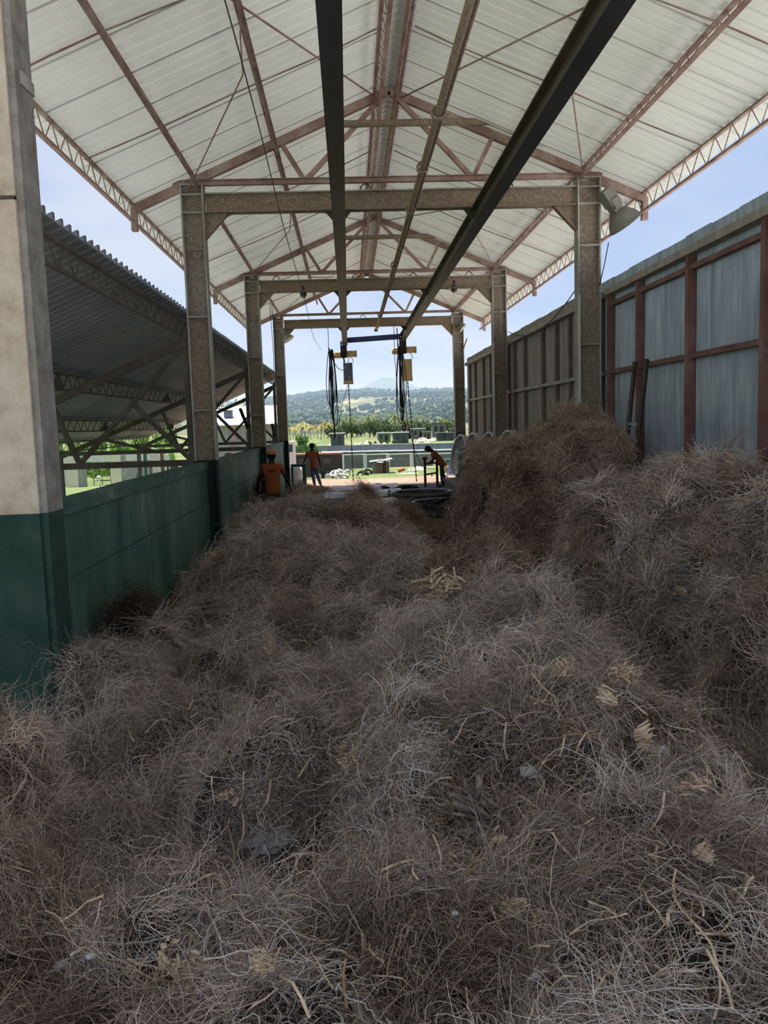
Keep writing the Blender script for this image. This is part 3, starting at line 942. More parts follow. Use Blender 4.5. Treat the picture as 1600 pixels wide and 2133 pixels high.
# ------------------------------------------------------------------ still lids and vats near the far end
for i, (u, v, Y, lean, yaw_, lb) in enumerate((
        (958, 947, 29.2, .20, .20, 'leftmost pale rimmed round dish leaning by the farthest right column'),
        (986, 945, 28.0, .12, .17, 'second pale rimmed round dish from the left, leaning on its edge'),
        (1020, 946, 26.2, .10, .17, 'third pale rimmed round dish, next to the conduit column'),
        (1060, 946, 22.3, .10, .17, 'round dish of which only the rim top shows behind the tall right pile'))):
    c = atY(u, v, Y)
    r = .74 if i < 3 else .68
    ax = Vector((-math.cos(yaw_), -math.sin(yaw_), lean))
    top = c.z + .9
    cc = Vector((c.x, Y, max(.74, c.z - .02)))
    t = thing('round_dish', lb, 'dish', cc, 'round dishes on edge')
    MB().lathe([(.93 * r, -.10), (r, -.10), (r, .10), (.93 * r, .10), (.93 * r, -.10)], cc, ax, 40).obj('rim', M['rim'], t)
    MB().lathe([(0, -.26), (.35 * r, -.24), (.7 * r, -.16), (.94 * r, -.02)], cc, ax, 40).obj('dish', M['rim'], t, True)
tag(MB().box(3.45, 4.22, 25.4, 30.0, .0, .36).box(3.4, 4.26, 25.35, 30.05, .36, .44).obj('low_bench', M['darksteel']), 'low dark bench carrying the three leaning round dishes', 'bench')
tag(MB().box(3.9, 4.6, 21.6, 23.0, -.7, .79).box(3.86, 4.64, 21.55, 23.05, .79, .85).obj('low_plinth', M['block']), 'grey plinth hidden behind the tall pile, under the fourth round dish', 'plinth')
t = thing('green_tank', 'green steel tank standing behind the leaning round dishes', 'tank', (4.3, 27.5, 0))
MB().lathe([(0, 0), (.5, 0), (.5, 1.55), (.47, 1.6), (0, 1.62)], (4.12, 27.5, 0), n=24).obj('shell', M['greentank'], t, True)
MB().lathe([(.5, 1.42), (.56, 1.42), (.56, 1.52), (.5, 1.52)], (4.12, 27.5, 0), n=24).obj('band', M['rim'], t)


def vat(label, c, r, z0, z1, bands):
    t = thing('still_vat', label, 'vat', (c[0], c[1], z0), 'sunken still vats')
    MB().lathe([(r, z0), (r, z1)], (c[0], c[1], 0), n=48).obj('shell', M['vat'], t, True)
    MB().lathe([(r * .93, z0), (r * .93, z1 - .02)], (c[0], c[1], 0), n=48).obj('liner', M['vat'], t, True)
    MB().lathe([(r * .945, z1 - .05), (r * .945, z1 + .02), (r * 1.03, z1 + .03), (r * 1.03, z1 - .05), (r * .945, z1 - .05)], (c[0], c[1], 0), n=48).obj('rim', M['vatrim'] if len(bands) < 2 else M['vat'], t)
    MB().lathe([(0, z0 + .05), (r * .93, z0 + .05)], (c[0], c[1], 0), n=48).obj('floor_plate', M['black'], t)
    for z in bands:
        MB().lathe([(r, z), (r * 1.04, z + .01), (r * 1.04, z + .06), (r, z + .07)], (c[0], c[1], 0), n=48).obj('band', M['vat'], t)
    return t


vat('farther round still vat with a pale open rim, in front of the bending worker', (2.24, 25.9), .92, -.65, .30, [0.0])
vat('nearer dark still vat with banded sides between the brown pile and the right pile', (2.75, 23.4), 1.0, -.68, .20, [-.1, -.35])
MB_l = MB().tube([(2.35, 22.95, .22), (2.6, 23.1, .30), (3.0, 23.5, .30), (3.4, 24.0, .26)], .05, 6)
tag(MB_l.obj('dark_pipe', M['black'], None, True), 'dark curved pipe lying across the nearer vat rim', 'pipe')
for i, (u, v, Y, w, ln, rt) in enumerate(((690, 1017, 31.2, .5, 2.0, .1), (745, 1027, 28.5, .6, 2.2, -.15), (790, 1014, 31.5, .45, 1.4, .2), (800, 1024, 29.0, .35, 1.2, .05), (805, 1041, 25.6, .3, 1.0, .1))):
    c = atY(u, v, Y)
    mb = MB()
    N = 6
    for j in range(N + 1):
        a = -1 + 2 * j / N
        for sx in (-1, 1):
            mb.v.append((sx * ln / 2, a * w, .16 * (1 - a * a) + .02 * sx))
    for j in range(N):
        mb.f.append((2 * j, 2 * j + 1, 2 * j + 3, 2 * j + 2))
        mb.mi.append(0)
    o = put('curved_sheet', mb.mesh('curved_sheet', M['zinc'] if i != 1 else M['rim'], True), None, loc=(c.x, Y, max(.02, c.z - .1)), rot=(0, 0, rt))
    tag(o, ['long curved grey metal sheet lying at the feet of the walking worker', 'broad pale metal sheet lying behind the small bushy heap', 'short bright metal sheet at the edge of the dirt road, right of the left chain', 'short bright metal sheet just below the other one', 'small bright metal offcut above the dark brown heap'][i], 'sheet', 'metal sheets on the platform')
r2 = random.Random(5)
for i in range(9):
    c = atZ(815 + r2.uniform(-15, 60), 1016 + r2.uniform(0, 10), 0.03)
    o = MB().tube([(c.x + r2.uniform(-.3, .3), c.y + r2.uniform(-.3, .3), .06), (c.x, c.y, .12), (c.x + r2.uniform(-.3, .3), c.y + r2.uniform(-.3, .3), .07), (c.x + r2.uniform(-.3, .3), c.y + r2.uniform(-.3, .3), .07)], .05, 5).obj('scrap_hose', M['black'], None, True)
    tag(o, 'short dark piece of scrap hose on the platform by the pale vat, ' + ['nearest', 'second', 'third', 'fourth', 'middle', 'sixth', 'seventh', 'eighth', 'last'][i] + ' from left', 'hose', 'scrap hoses on the platform')

# rack the bending worker holds
t = thing('pipe_rack', 'rusty red pipe stand with two posts held by the bending worker', 'rack', (3.0, 31.6, 0))
xa, xb = atY(886, 1000, 31.6).x, atY(911, 1000, 31.6).x
MB().box(xa - .045, xa + .045, 31.56, 31.65, 0, 1.06).obj('post', M['rack'], t)
MB().lathe([(0, 0), (.10, .0), (.11, .06), (.06, .12), (0, .12)], (xa, 31.61, 1.05), n=10).obj('post_cap', M['rack'], t)
MB().box(xb - .045, xb + .045, 31.56, 31.65, 0, .98).obj('post', M['rack'], t)
MB().bar((xa, 31.6, .90), (xb, 31.6, .93), .06, .07).obj('handle_bar', M['darksteel'], t)
MB().bar((xa, 31.6, .48), (xb, 31.6, .54), .05, .06).obj('cross_bar', M['rack'], t)
MB().box(xa + .24, xa + .28, 31.57, 31.63, .40, .5).obj('peg', M['darksteel'], t)

# green trestle left of the walking worker, machine behind it, pipes leaning
t = thing('trestle', 'dark green steel trestle beside the farthest left column', 'trestle', (-2.0, 32.0, 0))
xa, xb = atY(609, 980, 32.0).x, atY(634, 980, 32.0).x
MB().box(xa - .04, xa + .04, 31.9, 32.1, 0, .95).obj('post', M['greentank'], t)
MB().box(xb - .07, xb + .07, 31.9, 32.1, 0, .95).obj('post', M['greentank'], t)
MB().box(xa - .04, xb + .07, 31.88, 32.12, .93, 1.03).obj('top_bar', M['greentank'], t)
MB().box(xa - .04, xb + .07, 31.88, 32.12, .12, .22).obj('lower_bar', M['greentank'], t)
t = thing('water_jug', 'white plastic container seen through the green trestle', 'container', (-2.2, 34.6, 0))
c = atY(617, 985, 34.8)
jug = MB().lathe([(0, 0), (.30, 0), (.33, .06), (.33, .40), (.28, .52), (.10, .60), (0, .60)], (c.x, 34.8, .22), n=18)
jug.obj('body', M['white'], t, True)
MB().lathe([(.09, 0), (.09, .1), (0, .1)], (c.x, 34.8, .80), n=12).obj('cap', M['redpaint'], t)
MB().box(c.x - .36, c.x + .36, 34.5, 35.1, .0, .22).obj('stand', M['rim'], t)
for i, (u0, v0, u1, v1, Y, r_) in enumerate(((501, 853, 524, 912, 23.0, .05), (567, 885, 580, 945, 30.5, .06), (571, 888, 590, 960, 30.8, .05), (516, 880, 524, 905, 24.6, .05))):
    a, c = atX(u0, v0, -2.92 - .1 * (i % 2)), atX(u1, v1, -2.92 - .1 * (i % 2))
    d = (c - a).normalized()
    c = c + d * (max(0, c.z - .06) / max(.2, -d.z))
    tag(MB().tube([a, c], r_, 8).obj('leaning_pipe', M['black'] if i != 2 else M['darksteel'], None, True),
        ['black pipe tilting up above the green wall before the white roof', 'black pipe leaning just left of the farthest left column', 'dark steel pipe touching the pipe left of the farthest column', 'short dark pipe end beside the second left column'][i], 'pipe', 'leaning pipes')


# ------------------------------------------------------------------ people
def skinned(name, chains, mtl, parent, sub=2, smooth=True):
    """one mesh from several connected chains: chains = list of [(point, radius), ...]; equal points are merged"""
    verts, rad, edges, idx, roots = [], [], [], {}, []
    for ch in chains:
        prev = None
        for p, r in ch:
            key = tuple(round(q, 4) for q in p)
            if key not in idx:
                idx[key] = len(verts)
                verts.append(key)
                rad.append(r)
            i = idx[key]
            if prev is not None and prev != i:
                edges.append((prev, i))
            prev = i
    me = bpy.data.meshes.new(name)
    me.from_pydata(verts, edges, [])
    me.materials.append(mtl)
    o = put(name, me, parent)
    o.modifiers.new('skin', 'SKIN').use_smooth_shade = smooth
    s = o.modifiers.new('sub', 'SUBSURF')
    s.levels = s.render_levels = sub
    # one root per connected piece
    comp = list(range(len(verts)))

    def find(i):
        while comp[i] != i:
            i = comp[i]
        return i
    for a, b_ in edges:
        comp[find(a)] = find(b_)
    seen = set()
    sv = me.skin_vertices[0].data
    for i in range(len(verts)):
        rr = rad[i]
        sv[i].radius = rr if isinstance(rr, tuple) else (rr, rr)
        k = find(i)
        sv[i].use_root = k not in seen
        seen.add(k)
    return o


def person(label, J, shirt, trousers, cap=None, shirt_len=.52, face=(0, 1, 0), print_=False):
    """J: world joints. pelvis, chest, neck, head and per side shoulder, elbow, wrist, hand, hip, knee, ankle, toe"""
    J = {k: Vector(v) for k, v in J.items()}
    t = thing('person', label, 'person', (J['pelvis'].x, J['pelvis'].y, min(J['ankle_l'].z, J['ankle_r'].z) - .08))
    face = Vector(face).normalized()
    upv = (J['head'] - J['neck']).normalized()
    side = face.cross(upv).normalized()
    P = lambda v: tuple(round(q, 4) for q in v)
    mid = J['pelvis'].lerp(J['chest'], .5)
    ch = [[(P(J['pelvis']), (.13, .10)), (P(mid), (.125, .095)), (P(J['chest']), (.15, .105)), (P(J['neck']), (.072, .068)), (P(J['neck'].lerp(J['head'], .5)), (.07, .07)), (P(J['head'] + upv * .02), (.092, .10)), (P(J['head'] + upv * .105), (.06, .07))]]
    for s in ('l', 'r'):
        ch.append([(P(J['chest']), (.15, .105)), (P(J['shoulder_' + s]), .058), (P(J['elbow_' + s]), .042), (P(J['wrist_' + s]), .03), (P(J['hand_' + s]), (.036, .02))])
        ch.append([(P(J['pelvis']), (.13, .10)), (P(J['hip_' + s]), .088), (P(J['knee_' + s]), .058), (P(J['ankle_' + s]), .042), (P(J['toe_' + s]), .038)])
        # five fingers, each a short chain rooted inside the palm
        w, h_ = J['wrist_' + s], J['hand_' + s]
        d = (h_ - w).normalized()
        lat = d.cross(Vector((0, 1, 0)))
        lat = lat.normalized() if lat.length > .1 else Vector((1, 0, 0))
        lat = d.cross(lat).normalized()
        cu = d.cross(lat).normalized() * .25
        for i, ln in enumerate((.075, .085, .08, .062)):
            a = h_ + lat * (.024 - .016 * i)
            ch.append([(P(a - d * .01), .010), (P(a + d * ln * .5), .0095), (P(a + (d + cu).normalized() * ln), .008)])
        a = w.lerp(h_, .5) + lat * .026
        ch.append([(P(a), .011), (P(a + (d * .6 + lat).normalized() * .035), .0105), (P(a + (d + lat * .5).normalized() * .065), .009)])
    # nose and ears
    ch.append([(P(J['head'] + face * .07), .016), (P(J['head'] + face * .105 - upv * .012), .014)])
    for s in (-1, 1):
        ch.append([(P(J['head'] + side * (.078 * s) - upv * .02), .014), (P(J['head'] + side * (.088 * s) + upv * .022), .017)])
    skinned('body', ch, M['skin'], t)
    eyes = MB()
    for s in (-1, 1):
        eyes.lathe([(0, -.012), (.011, -.006), (.013, 0), (.011, .006), (0, .012)], J['head'] + face * .082 + side * (.03 * s) + upv * .01, face, 8)
    eyes.obj('eyes', M['rim'], t, True)
    MB().bar(J['head'] + face * .088 + side * .024 - upv * .045, J['head'] + face * .088 - side * .024 - upv * .045, .012, .012).obj('mouth', M['skin'], t)
    # shirt: torso and short sleeves; trousers: hips and legs
    low = J['pelvis'] - (J['chest'] - J['pelvis']).normalized() * .13
    low2 = low - (J['chest'] - J['pelvis']).normalized() * .05
    cs = [[(P(low2), (.205, .145)), (P(low), (.205, .145)), (P(mid), (.19, .135)), (P(J['chest']), (.19, .13)), (P(J['chest'].lerp(J['neck'], .75)), (.095, .085))]]
    for s in ('l', 'r'):
        cs.append([(P(J['chest']), (.19, .13)), (P(J['shoulder_' + s]), .083), (P(J['shoulder_' + s].lerp(J['elbow_' + s], .70)), .070)])
    sh_ = skinned('shirt', cs, M[shirt], t)
    if print_:
        tag(sh_, 'orange shirt with a dark line of print across the shoulders')
        pc = J['chest'] - face * .142 + Vector((0, 0, -.01))
        mb = MB()
        rr = random.Random(3)
        for i in range(9):
            x0 = -.105 + i * .024
            mb.box(pc.x + x0, pc.x + x0 + .017, pc.y - .004, pc.y + .004, pc.z + rr.uniform(0, .006), pc.z + .036 + rr.uniform(0, .008))
        mb.obj('shirt_print', M['shirtprint'], sh_)
    ct = [[(P(J['pelvis'] + Vector((0, 0, .05))), (.142, .11)), (P(J['pelvis']), (.15, .115))]]
    for s in ('l', 'r'):
        ct.append([(P(J['pelvis']), (.15, .115)), (P(J['hip_' + s]), .103), (P(J['knee_' + s]), .08), (P(J['ankle_' + s] + Vector((0, 0, .03))), .064)])
    skinned('trousers', ct, M[trousers], t)
    for s in ('l', 'r'):
        skinned('shoe', [[(P(J['ankle_' + s] - (J['toe_' + s] - J['ankle_' + s]) * .25 + Vector((0, 0, -.01))), .045), (P(J['toe_' + s].lerp(J['ankle_' + s], .3)), .046), (P(J['toe_' + s]), .04)]], M['shoe'], t)
    # hair or cap
    q = upv.to_track_quat('Z', 'Y')
    hc = J['head'] + upv * .04 - face * .008
    if cap:
        MB().lathe([(.112, .0), (.117, .03), (.107, .078), (.066, .115), (0, .126)], hc + upv * .01, upv, 20).obj('cap', M[cap], t, True)
        a = hc + face * .09 + upv * .02
        br = MB()
        br.prism([a + side * .075, a + side * .06 + face * .075 - upv * .012, a + face * .10 - upv * .015, a - side * .06 + face * .075 - upv * .012, a - side * .075], upv * .008)
        br.obj('cap_brim', M[cap], t)
        MB().lathe([(.094, -.08), (.106, -.03), (.108, .01)], hc - face * .006, upv, 20).obj('hair', M['hair'], t, True)
    else:
        MB().lathe([(.082, -.07), (.106, -.03), (.112, .02), (.104, .075), (.066, .112), (0, .123)], hc - face * .014, upv, 20).obj('hair', M['hair'], t, True)
    return t


def stand(x, y, z, h=1.74, lean=0.0, spread=.10, arms=((.30, .0), (.30, .0)), stride=.0, tw=0.0):
    """upright figure seen from behind (facing +y); arms = (outward, forward) of the hands"""
    k = h / 1.74
    J = dict(pelvis=(x, y, z + .93 * k), chest=(x + lean, y, z + 1.30 * k), neck=(x + lean, y, z + 1.49 * k), head=(x + lean * 1.1, y + .01, z + 1.625 * k))
    for s, sg, (ou, fw) in (('l', -1, arms[0]), ('r', 1, arms[1])):
        J['shoulder_' + s] = (x + lean + sg * .19 * k, y, z + 1.41 * k)
        J['elbow_' + s] = (x + lean + sg * (.22 + ou * .35) * k, y + fw * .4, z + 1.13 * k)
        J['wrist_' + s] = (x + lean + sg * (.22 + ou * .72) * k, y + fw * .8, z + .90 * k)
        J['hand_' + s] = (x + lean + sg * (.22 + ou * .80) * k, y + fw, z + .82 * k)
        J['hip_' + s] = (x + sg * .09 * k, y, z + .88 * k)
        J['knee_' + s] = (x + sg * spread * k + .01, y + sg * stride * .5 + .02, z + .49 * k)
        J['ankle_' + s] = (x + sg * (spread + .02) * k, y + sg * stride, z + .09 * k)
        J['toe_' + s] = (x + sg * (spread + .05) * k, y + sg * stride + .17, z + .045 * k)
    return J


J = stand(-1.84, 19.4, .14, 1.78, arms=((.25, .35), (.22, .35)))
person('worker in orange cap and orange shirt, seen from behind, nearest the camera', J, 'shirt', 'navy', 'caporange', print_=True)
J = stand(-1.46, 33.0, .0, 1.76, lean=-.03, arms=((.26, .10), (.10, .0)), stride=.14)
J['knee_l'] = (-1.50, 33.0, .50)
J['ankle_l'] = (-1.44, 32.9, .09)
J['toe_l'] = (-1.46, 33.08, .045)
J['knee_r'] = (-1.33, 33.15, .49)
J['ankle_r'] = (-1.20, 33.0, .09)
J['toe_r'] = (-1.16, 33.2, .045)
person('bareheaded worker walking away in an orange shirt and faded jeans, between the columns', J, 'shirt', 'jeans')
# bending worker, seen from the side, leaning left over the rack
px = 3.50
J = dict(pelvis=(px, 31.35, .93), chest=(px - .20, 31.33, 1.26), neck=(px - .36, 31.32, 1.40), head=(px - .47, 31.31, 1.46))
for s, dy in (('l', -.17), ('r', .17)):
    J['shoulder_' + s] = (px - .31, 31.33 + dy, 1.33)
    J['elbow_' + s] = (px - .30, 31.36 + dy * 1.0, 1.05)
    J['wrist_' + s] = (px - .44, 31.45 + dy * .7, .93)
    J['hand_' + s] = (px - .52, 31.52 + dy * .6, .92)
    J['hip_' + s] = (px + .01, 31.35 + dy * .5, .88)
    J['knee_' + s] = (px + .06 - (0.06 if s == 'l' else 0), 31.35 + dy * .6, .49)
    J['ankle_' + s] = (px + .12 - (.10 if s == 'l' else 0), 31.35 + dy * .7, .09)
    J['toe_' + s] = (px - .05 - (.10 if s == 'l' else 0), 31.35 + dy * .7, .045)
person('worker bending left over the pipe stand, in a dark cap, orange shirt and dark trousers', J, 'shirt', 'navy', 'capblue', face=(-.92, 0, -.38))
J = stand(-3.25, 22.2, -.01, 1.80)
person('worker behind the green wall of whom only an orange cap shows', J, 'white', 'navy', 'caporange')

# ------------------------------------------------------------------ the yard beyond the shed
t = thing('trailer_box', 'long dark truck body on a wheel, parked left beyond the shed', 'truck', (-4, 58, ground_z(58)))
gz = ground_z(58)
xa, xb = atY(606, 960, 58).x, atY(713, 960, 58).x
zt, zb = atY(660, 948, 58).z, atY(660, 986, 58).z
MB().box(xa, xb, 58, 60.4, zb, zt).obj('body', M['darkbox'], t)
MB().box(xa - .05, xb + .05, 57.95, 60.45, zt, zt + .10).obj('roof_edge', M['rust'], t)
MB().box(xb, xb + .10, 57.94, 58.1, zb - .3, zt).obj('corner_post', M['white'], t)
for u0, u1 in ((622, 640), (673, 690)):
    a, c = atY(u0, 955, 57.95), atY(u1, 965, 57.95)
    MB().box(a.x, c.x, 57.93, 58.0, c.z, a.z).obj('window', M['glass'], t)
MB().box(xa, xb + .2, 58.2, 60, zb - .28, zb).obj('chassis', M['darksteel'], t)
for u in (684, 663):
    c = atY(u, 993, 58)
    w = MB().lathe([(0, 0), (.34, 0), (.40, .03), (.42, .12), (.40, .22), (.30, .26), (.28, .2), (0, .2)], (c.x, 58.1, c.z), (0, -1, 0), 24)
    w.obj('tyre', M['black'], t, True)
    MB().lathe([(0, .21), (.13, .25), (.22, .22), (.24, .27), (.20, .27)], (c.x, 58.1, c.z), (0, -1, 0), 20).obj('wheel_hub', M['rim'], t, True)

# block yard wall with posts: each panel and post its own part
t = thing('yard_wall', 'grey block yard wall with pale posts across the back of the yard', 'wall', (2, 87, -2.1))
posts = [713, 760, 808, 857, 905, 953]
Y = 87.0
for u0, u1 in zip([600, 655] + posts[:-1], [655, 713] + posts[1:]):
    a, c = atY(u0, 935, Y).x, atY(u1, 935, Y).x
    zt, zb = atY((u0 + u1) / 2, 946 + (905 - (u0 + u1) / 2) * .014, Y).z, -2.6
    n_ = 8
    for j in range(n_):
        z0, z1 = zb + (zt - zb) * j / n_, zb + (zt - zb) * (j + 1) / n_
        MB().box(a + .03, c - .03, Y + RNG.uniform(-.006, .006), Y + .2, z0 + .005, z1 - .004).obj('block_course', M['block'], t)
    MB().box(a, c, Y - .06, Y + .26, zt, zt + .12).obj('coping', M['white'], t)
for u in posts + [655]:
    a = atY(u, 946 + (905 - u) * .014, Y)
    MB().box(a.x - .20, a.x + .20, Y - .12, Y + .24, -2.6, a.z + .10).obj('post', M['white'], t)
# long blue grey building wall behind
t = thing('long_wall', 'long low blue grey wall with pale ledge behind the yard wall', 'wall', (2, 110, -2.9))
Y = 110
us = [560, 600, 641, 680, 728, 756, 788, 826, 866, 905, 960]
for u0, u1 in zip(us[:-1], us[1:]):
    a, c = atY(u0, 930, Y).x, atY(u1, 930, Y).x
    zt = atY((u0 + u1) / 2, 926 + (800 - (u0 + u1) / 2) * .022, Y).z
    zm = atY((u0 + u1) / 2, 938 + (800 - (u0 + u1) / 2) * .02, Y).z
    MB().box(a + .03, c - .03, Y + RNG.uniform(-.03, .03), Y + .3, zm, zt).obj('panel', M['bluegrey'], t)
    MB().box(a, c, Y - 2.3, Y + .1, zm - .12, zm).obj('ledge', M['white'], t)
    MB().box(a, c, Y - 2.2, Y - 2.0, zm - 3, zm - .12).obj('lower_panel', M['bluegrey'], t)
    MB().box(c - .06, c + .06, Y - .06, Y + .1, zm, zt).obj('pilaster', M['block'], t)

# shack with a zinc roof
Y = 76
t = thing('shack', 'small rusty brown sheet shack with a crooked bright zinc roof', 'shed', (1.8, Y, ground_z(Y)))
xa, xb = atY(776, 970, Y).x, atY(811, 970, Y).x
zt, zb = atY(792, 963, Y).z, ground_z(Y) - .05
w3 = (xb - xa) / 5
for j in range(5):
    MB().box(xa + j * w3 + .01, xa + (j + 1) * w3 - .01, Y + RNG.uniform(-.03, .03), Y + .06, zb, zt + RNG.uniform(-.05, .02)).obj('wall_sheet', M[['block', 'rust', 'rust', 'darkbox', 'rust'][j]], t)
MB().box(xa, xb, Y + .06, Y + 1.5, zb, zt - .02).obj('body', M['rust'], t)
for x0, x1, dz, tl in ((xa - .25, xa + .55, .05, .10), (xa + .35, xa + 1.05, .0, -.05), (xa + .9, xb + .3, .12, .16)):
    MB().prism([(x0, Y - .3, zt + dz), (x1, Y - .3, zt + dz + tl), (x1, Y - .3, zt + dz + tl + .04), (x0, Y - .3, zt + dz + .04)], (0, 2.0, 0)).obj('roof_sheet', M['zinc'], t)
MB().box(xa + .5, xa + .9, Y, Y + .4, zt + .14, zt + .28).obj('roof_stone', M['stone'], t)

# tyres
tyre_me = MB().lathe([(.21, -.07), (.29, -.08), (.34, -.05), (.36, 0), (.34, .05), (.29, .08), (.21, .07), (.23, 0), (.21, -.07)], n=18)
tw_, tb_ = tyre_me.mesh('tyre', M['rim'], True), tyre_me.mesh('tyre', M['black'], True)
for i, (u, v, Y, tilt, w) in enumerate(((697, 986, 55.5, .5, 1), (704, 991, 54, 1.2, 1), (711, 985, 56, .9, 1), (716, 991, 54, .35, 1), (722, 987, 55, 1.1, 1), (724, 979, 66, .4, 0), (751, 988, 68, .9, 0), (758, 984, 70, .4, 0), (765, 989, 68, 1.1, 0), (768, 982, 70, .7, 0))):
    c = atY(u, v, Y)
    o = put('tyre', tw_ if w else tb_, None, loc=(c.x, Y, c.z), rot=(tilt, .25 * (i % 3 - 1), i))
    tag(o, ('white painted tyre, ' + ['leftmost in the heap by the truck wheel', 'lying flattest at the heap front', 'in the middle of the heap', 'low in front right of the heap', 'rightmost in the heap'][i]) if w else ('dark tyre on top behind the white tyres' if i == 5 else ['', '', '', '', '', '', 'dark tyre farthest from the shack in its heap', 'dark tyre second from left in the heap by the shack', 'dark tyre lowest and nearest the shack', 'dark tyre on top of the heap by the shack'][i]), 'tyre', 'white tyres' if w else ('single dark tyre' if i == 5 else 'dark tyres by the shack'))
a, c = atY(829, 981, 74), atY(843, 976, 74)
tag(MB().tube([a, c], .17, 12).obj('gas_cylinder', M['redpaint'], None, True), 'faded red cylinder lying on the grass right of the shack', 'cylinder')


def lump(name, c, r, h, mtl, seed, label=None, cat=None, group=None, parent=None, n=14):
    rr = np.random.default_rng(seed)
    prof = MB()
    rings = 5
    for i in range(rings):
        f = i / (rings - 1)
        for j in range(n):
            a = 2 * math.pi * j / n
            k = (1 - f) ** .6 * (1 + rr.uniform(-.22, .22))
            prof.v.append((c[0] + r[0] * k * math.cos(a), c[1] + r[1] * k * math.sin(a), c[2] + h * f * (1 + rr.uniform(-.25, .1))))
    for i in range(rings - 1):
        for j in range(n):
            prof.f.append((i * n + j, i * n + (j + 1) % n, (i + 1) * n + (j + 1) % n, (i + 1) * n + j))
            prof.mi.append(0)
    o = prof.obj(name, mtl, parent)
    return tag(o, label, cat, group)


gz = ground_z(68)
lump('rubble_heap', (atY(850, 990, 70).x, 70, ground_z(70) - .1), (1.3, .7), .22, M['rubble'], 2, 'pale sandy rubble heap on the grass under the yard wall', 'heap')
lump('rubble_heap', (atY(868, 981, 80).x, 80, ground_z(80) - .1), (1.0, .8), .5, M['rubble'], 3, 'grey stony heap at the foot of the yard wall beside the right chain', 'heap')

# blue and white packed goods on a stand, right of the bending worker
t = thing('goods_stand', 'stand with blue and white plastic sacks under a green top, behind the bending worker', 'stand', (4.3, 36.5, 0))
xa, xb = atY(932, 960, 36.5).x, atY(952, 960, 36.5).x
zt, z1, z0 = atY(940, 956, 36.5).z, atY(940, 962, 36.5).z, atY(940, 986, 36.5).z
MB().box(xa - .1, xb + .4, 36.2, 36.9, zt - .12, zt).obj('top', M['greentank'], t)
for j in range(3):
    lump('sack', (xa + .1 + .17 * j, 36.45, z0 + .02), (.16, .2), .40 + .06 * (j % 2), M['tarpblue'], 30 + j, parent=t)
MB().box(xa - .1, xb + .4, 36.2, 36.9, z0 - .08, z0).obj('shelf', M['rim'], t)
for x in (xa - .06, xb + .1, xb + .36):
    for y in (36.24, 36.86):
        MB().box(x - .025, x + .025, y - .025, y + .025, ground_z(36.5), zt).obj('leg', M['rust'], t)

# left side: portico, cabinets, white roofed building
Y = 55
t = thing('portico', 'whitewashed portico with cream pillars behind the side shed', 'building', (-17, Y, ground_z(Y)))
for i, (u0, u1) in enumerate(((139, 163), (231, 254))):
    a, c = atY(u0, 1000, Y).x, atY(u1, 1000, Y).x
    MB().box(a, c, Y, Y + .9, ground_z(Y) - .4, 1.1).obj('pillar', M['cream'], t)
    MB().box(c - .02, c + .30, Y + .1, Y + .9, ground_z(Y) - .4, .95).obj('pillar_side', M['greypaint'], t)
a, c = atY(60, 950, Y).x, atY(312, 950, Y).x
MB().box(a, c, Y + .13, Y + .87, atY(200, 962, Y).z, atY(200, 944, Y).z).obj('lintel', M['white'], t)
a = atY(104, 1000, Y + 6)
MB().box(a.x - 3, a.x + 1.3, Y + 6, Y + 6.3, -2.6, .7).obj('back_wall', M['white'], t)
a, c = atY(263, 1000, Y).x, atY(312, 1000, Y).x
MB().box(a, c + 1.2, Y + .5, Y + .8, -2.0, .9).obj('end_wall', M['white'], t)
Y = 40
t = thing('cabinet', 'grey electric cabinet with a small side handle in front of the portico', 'cabinet', (-11.5, Y, 0), 'cabinets by the portico')
a, c = atY(262, 970, Y), atY(286, 1006, Y)
MB().box(a.x, c.x, Y, Y + .4, ground_z(Y) - .1, a.z).obj('body', M['greypaint'], t)
MB().box(a.x + .03, c.x - .03, Y - .02, Y, ground_z(Y), a.z - .05).obj('door', M['greypaint'], t)
MB().bar((a.x - .12, Y - .03, a.z - .42), (a.x + .05, Y - .03, a.z - .22), .03).obj('handle', M['rim'], t)
t = thing('cabinet', 'white cabinet standing right of the grey cabinet', 'cabinet', (-10.9, Y, 0), 'cabinets by the portico')
a, c = atY(287, 968, Y), atY(297, 1000, Y)
MB().box(a.x, c.x, Y, Y + .4, ground_z(Y) - .1, a.z).obj('body', M['white'], t)
MB().box(a.x + .03, c.x - .03, Y - .02, Y, ground_z(Y) + .05, a.z - .04).obj('door', M['white'], t)
t = thing('green_post', 'thick dark green post right of the white cabinet', 'post', (-10.4, Y, 0))
a, c = atY(298, 943, Y), atY(307, 1000, Y)
MB().box(a.x, c.x, Y, Y + .22, ground_z(Y) - .1, a.z).obj('shaft', M['greentank'], t)
MB().box(a.x - .05, c.x + .05, Y - .05, Y + .27, a.z, a.z + .08).obj('top_plate', M['greentank'], t)
t = thing('hoarding', 'patchwork hoarding of white, grey and rusty panels right of the green post', 'panel', (-9.6, Y + 1, 0))
for u0, u1, k in ((308, 318, 'block'), (319, 330, 'white'), (333, 343, 'rust'), (346, 352, 'darkbox'), (356, 372, 'glass')):
    a, c = atY(u0, 945, Y + 1), atY(u1, 1000, Y + 1)
    MB().box(a.x, c.x, Y + 1, Y + 1.15, ground_z(Y) - .2, a.z + (.25 if k in ('rust', 'white') else -.4)).obj('panel', M[k], t)

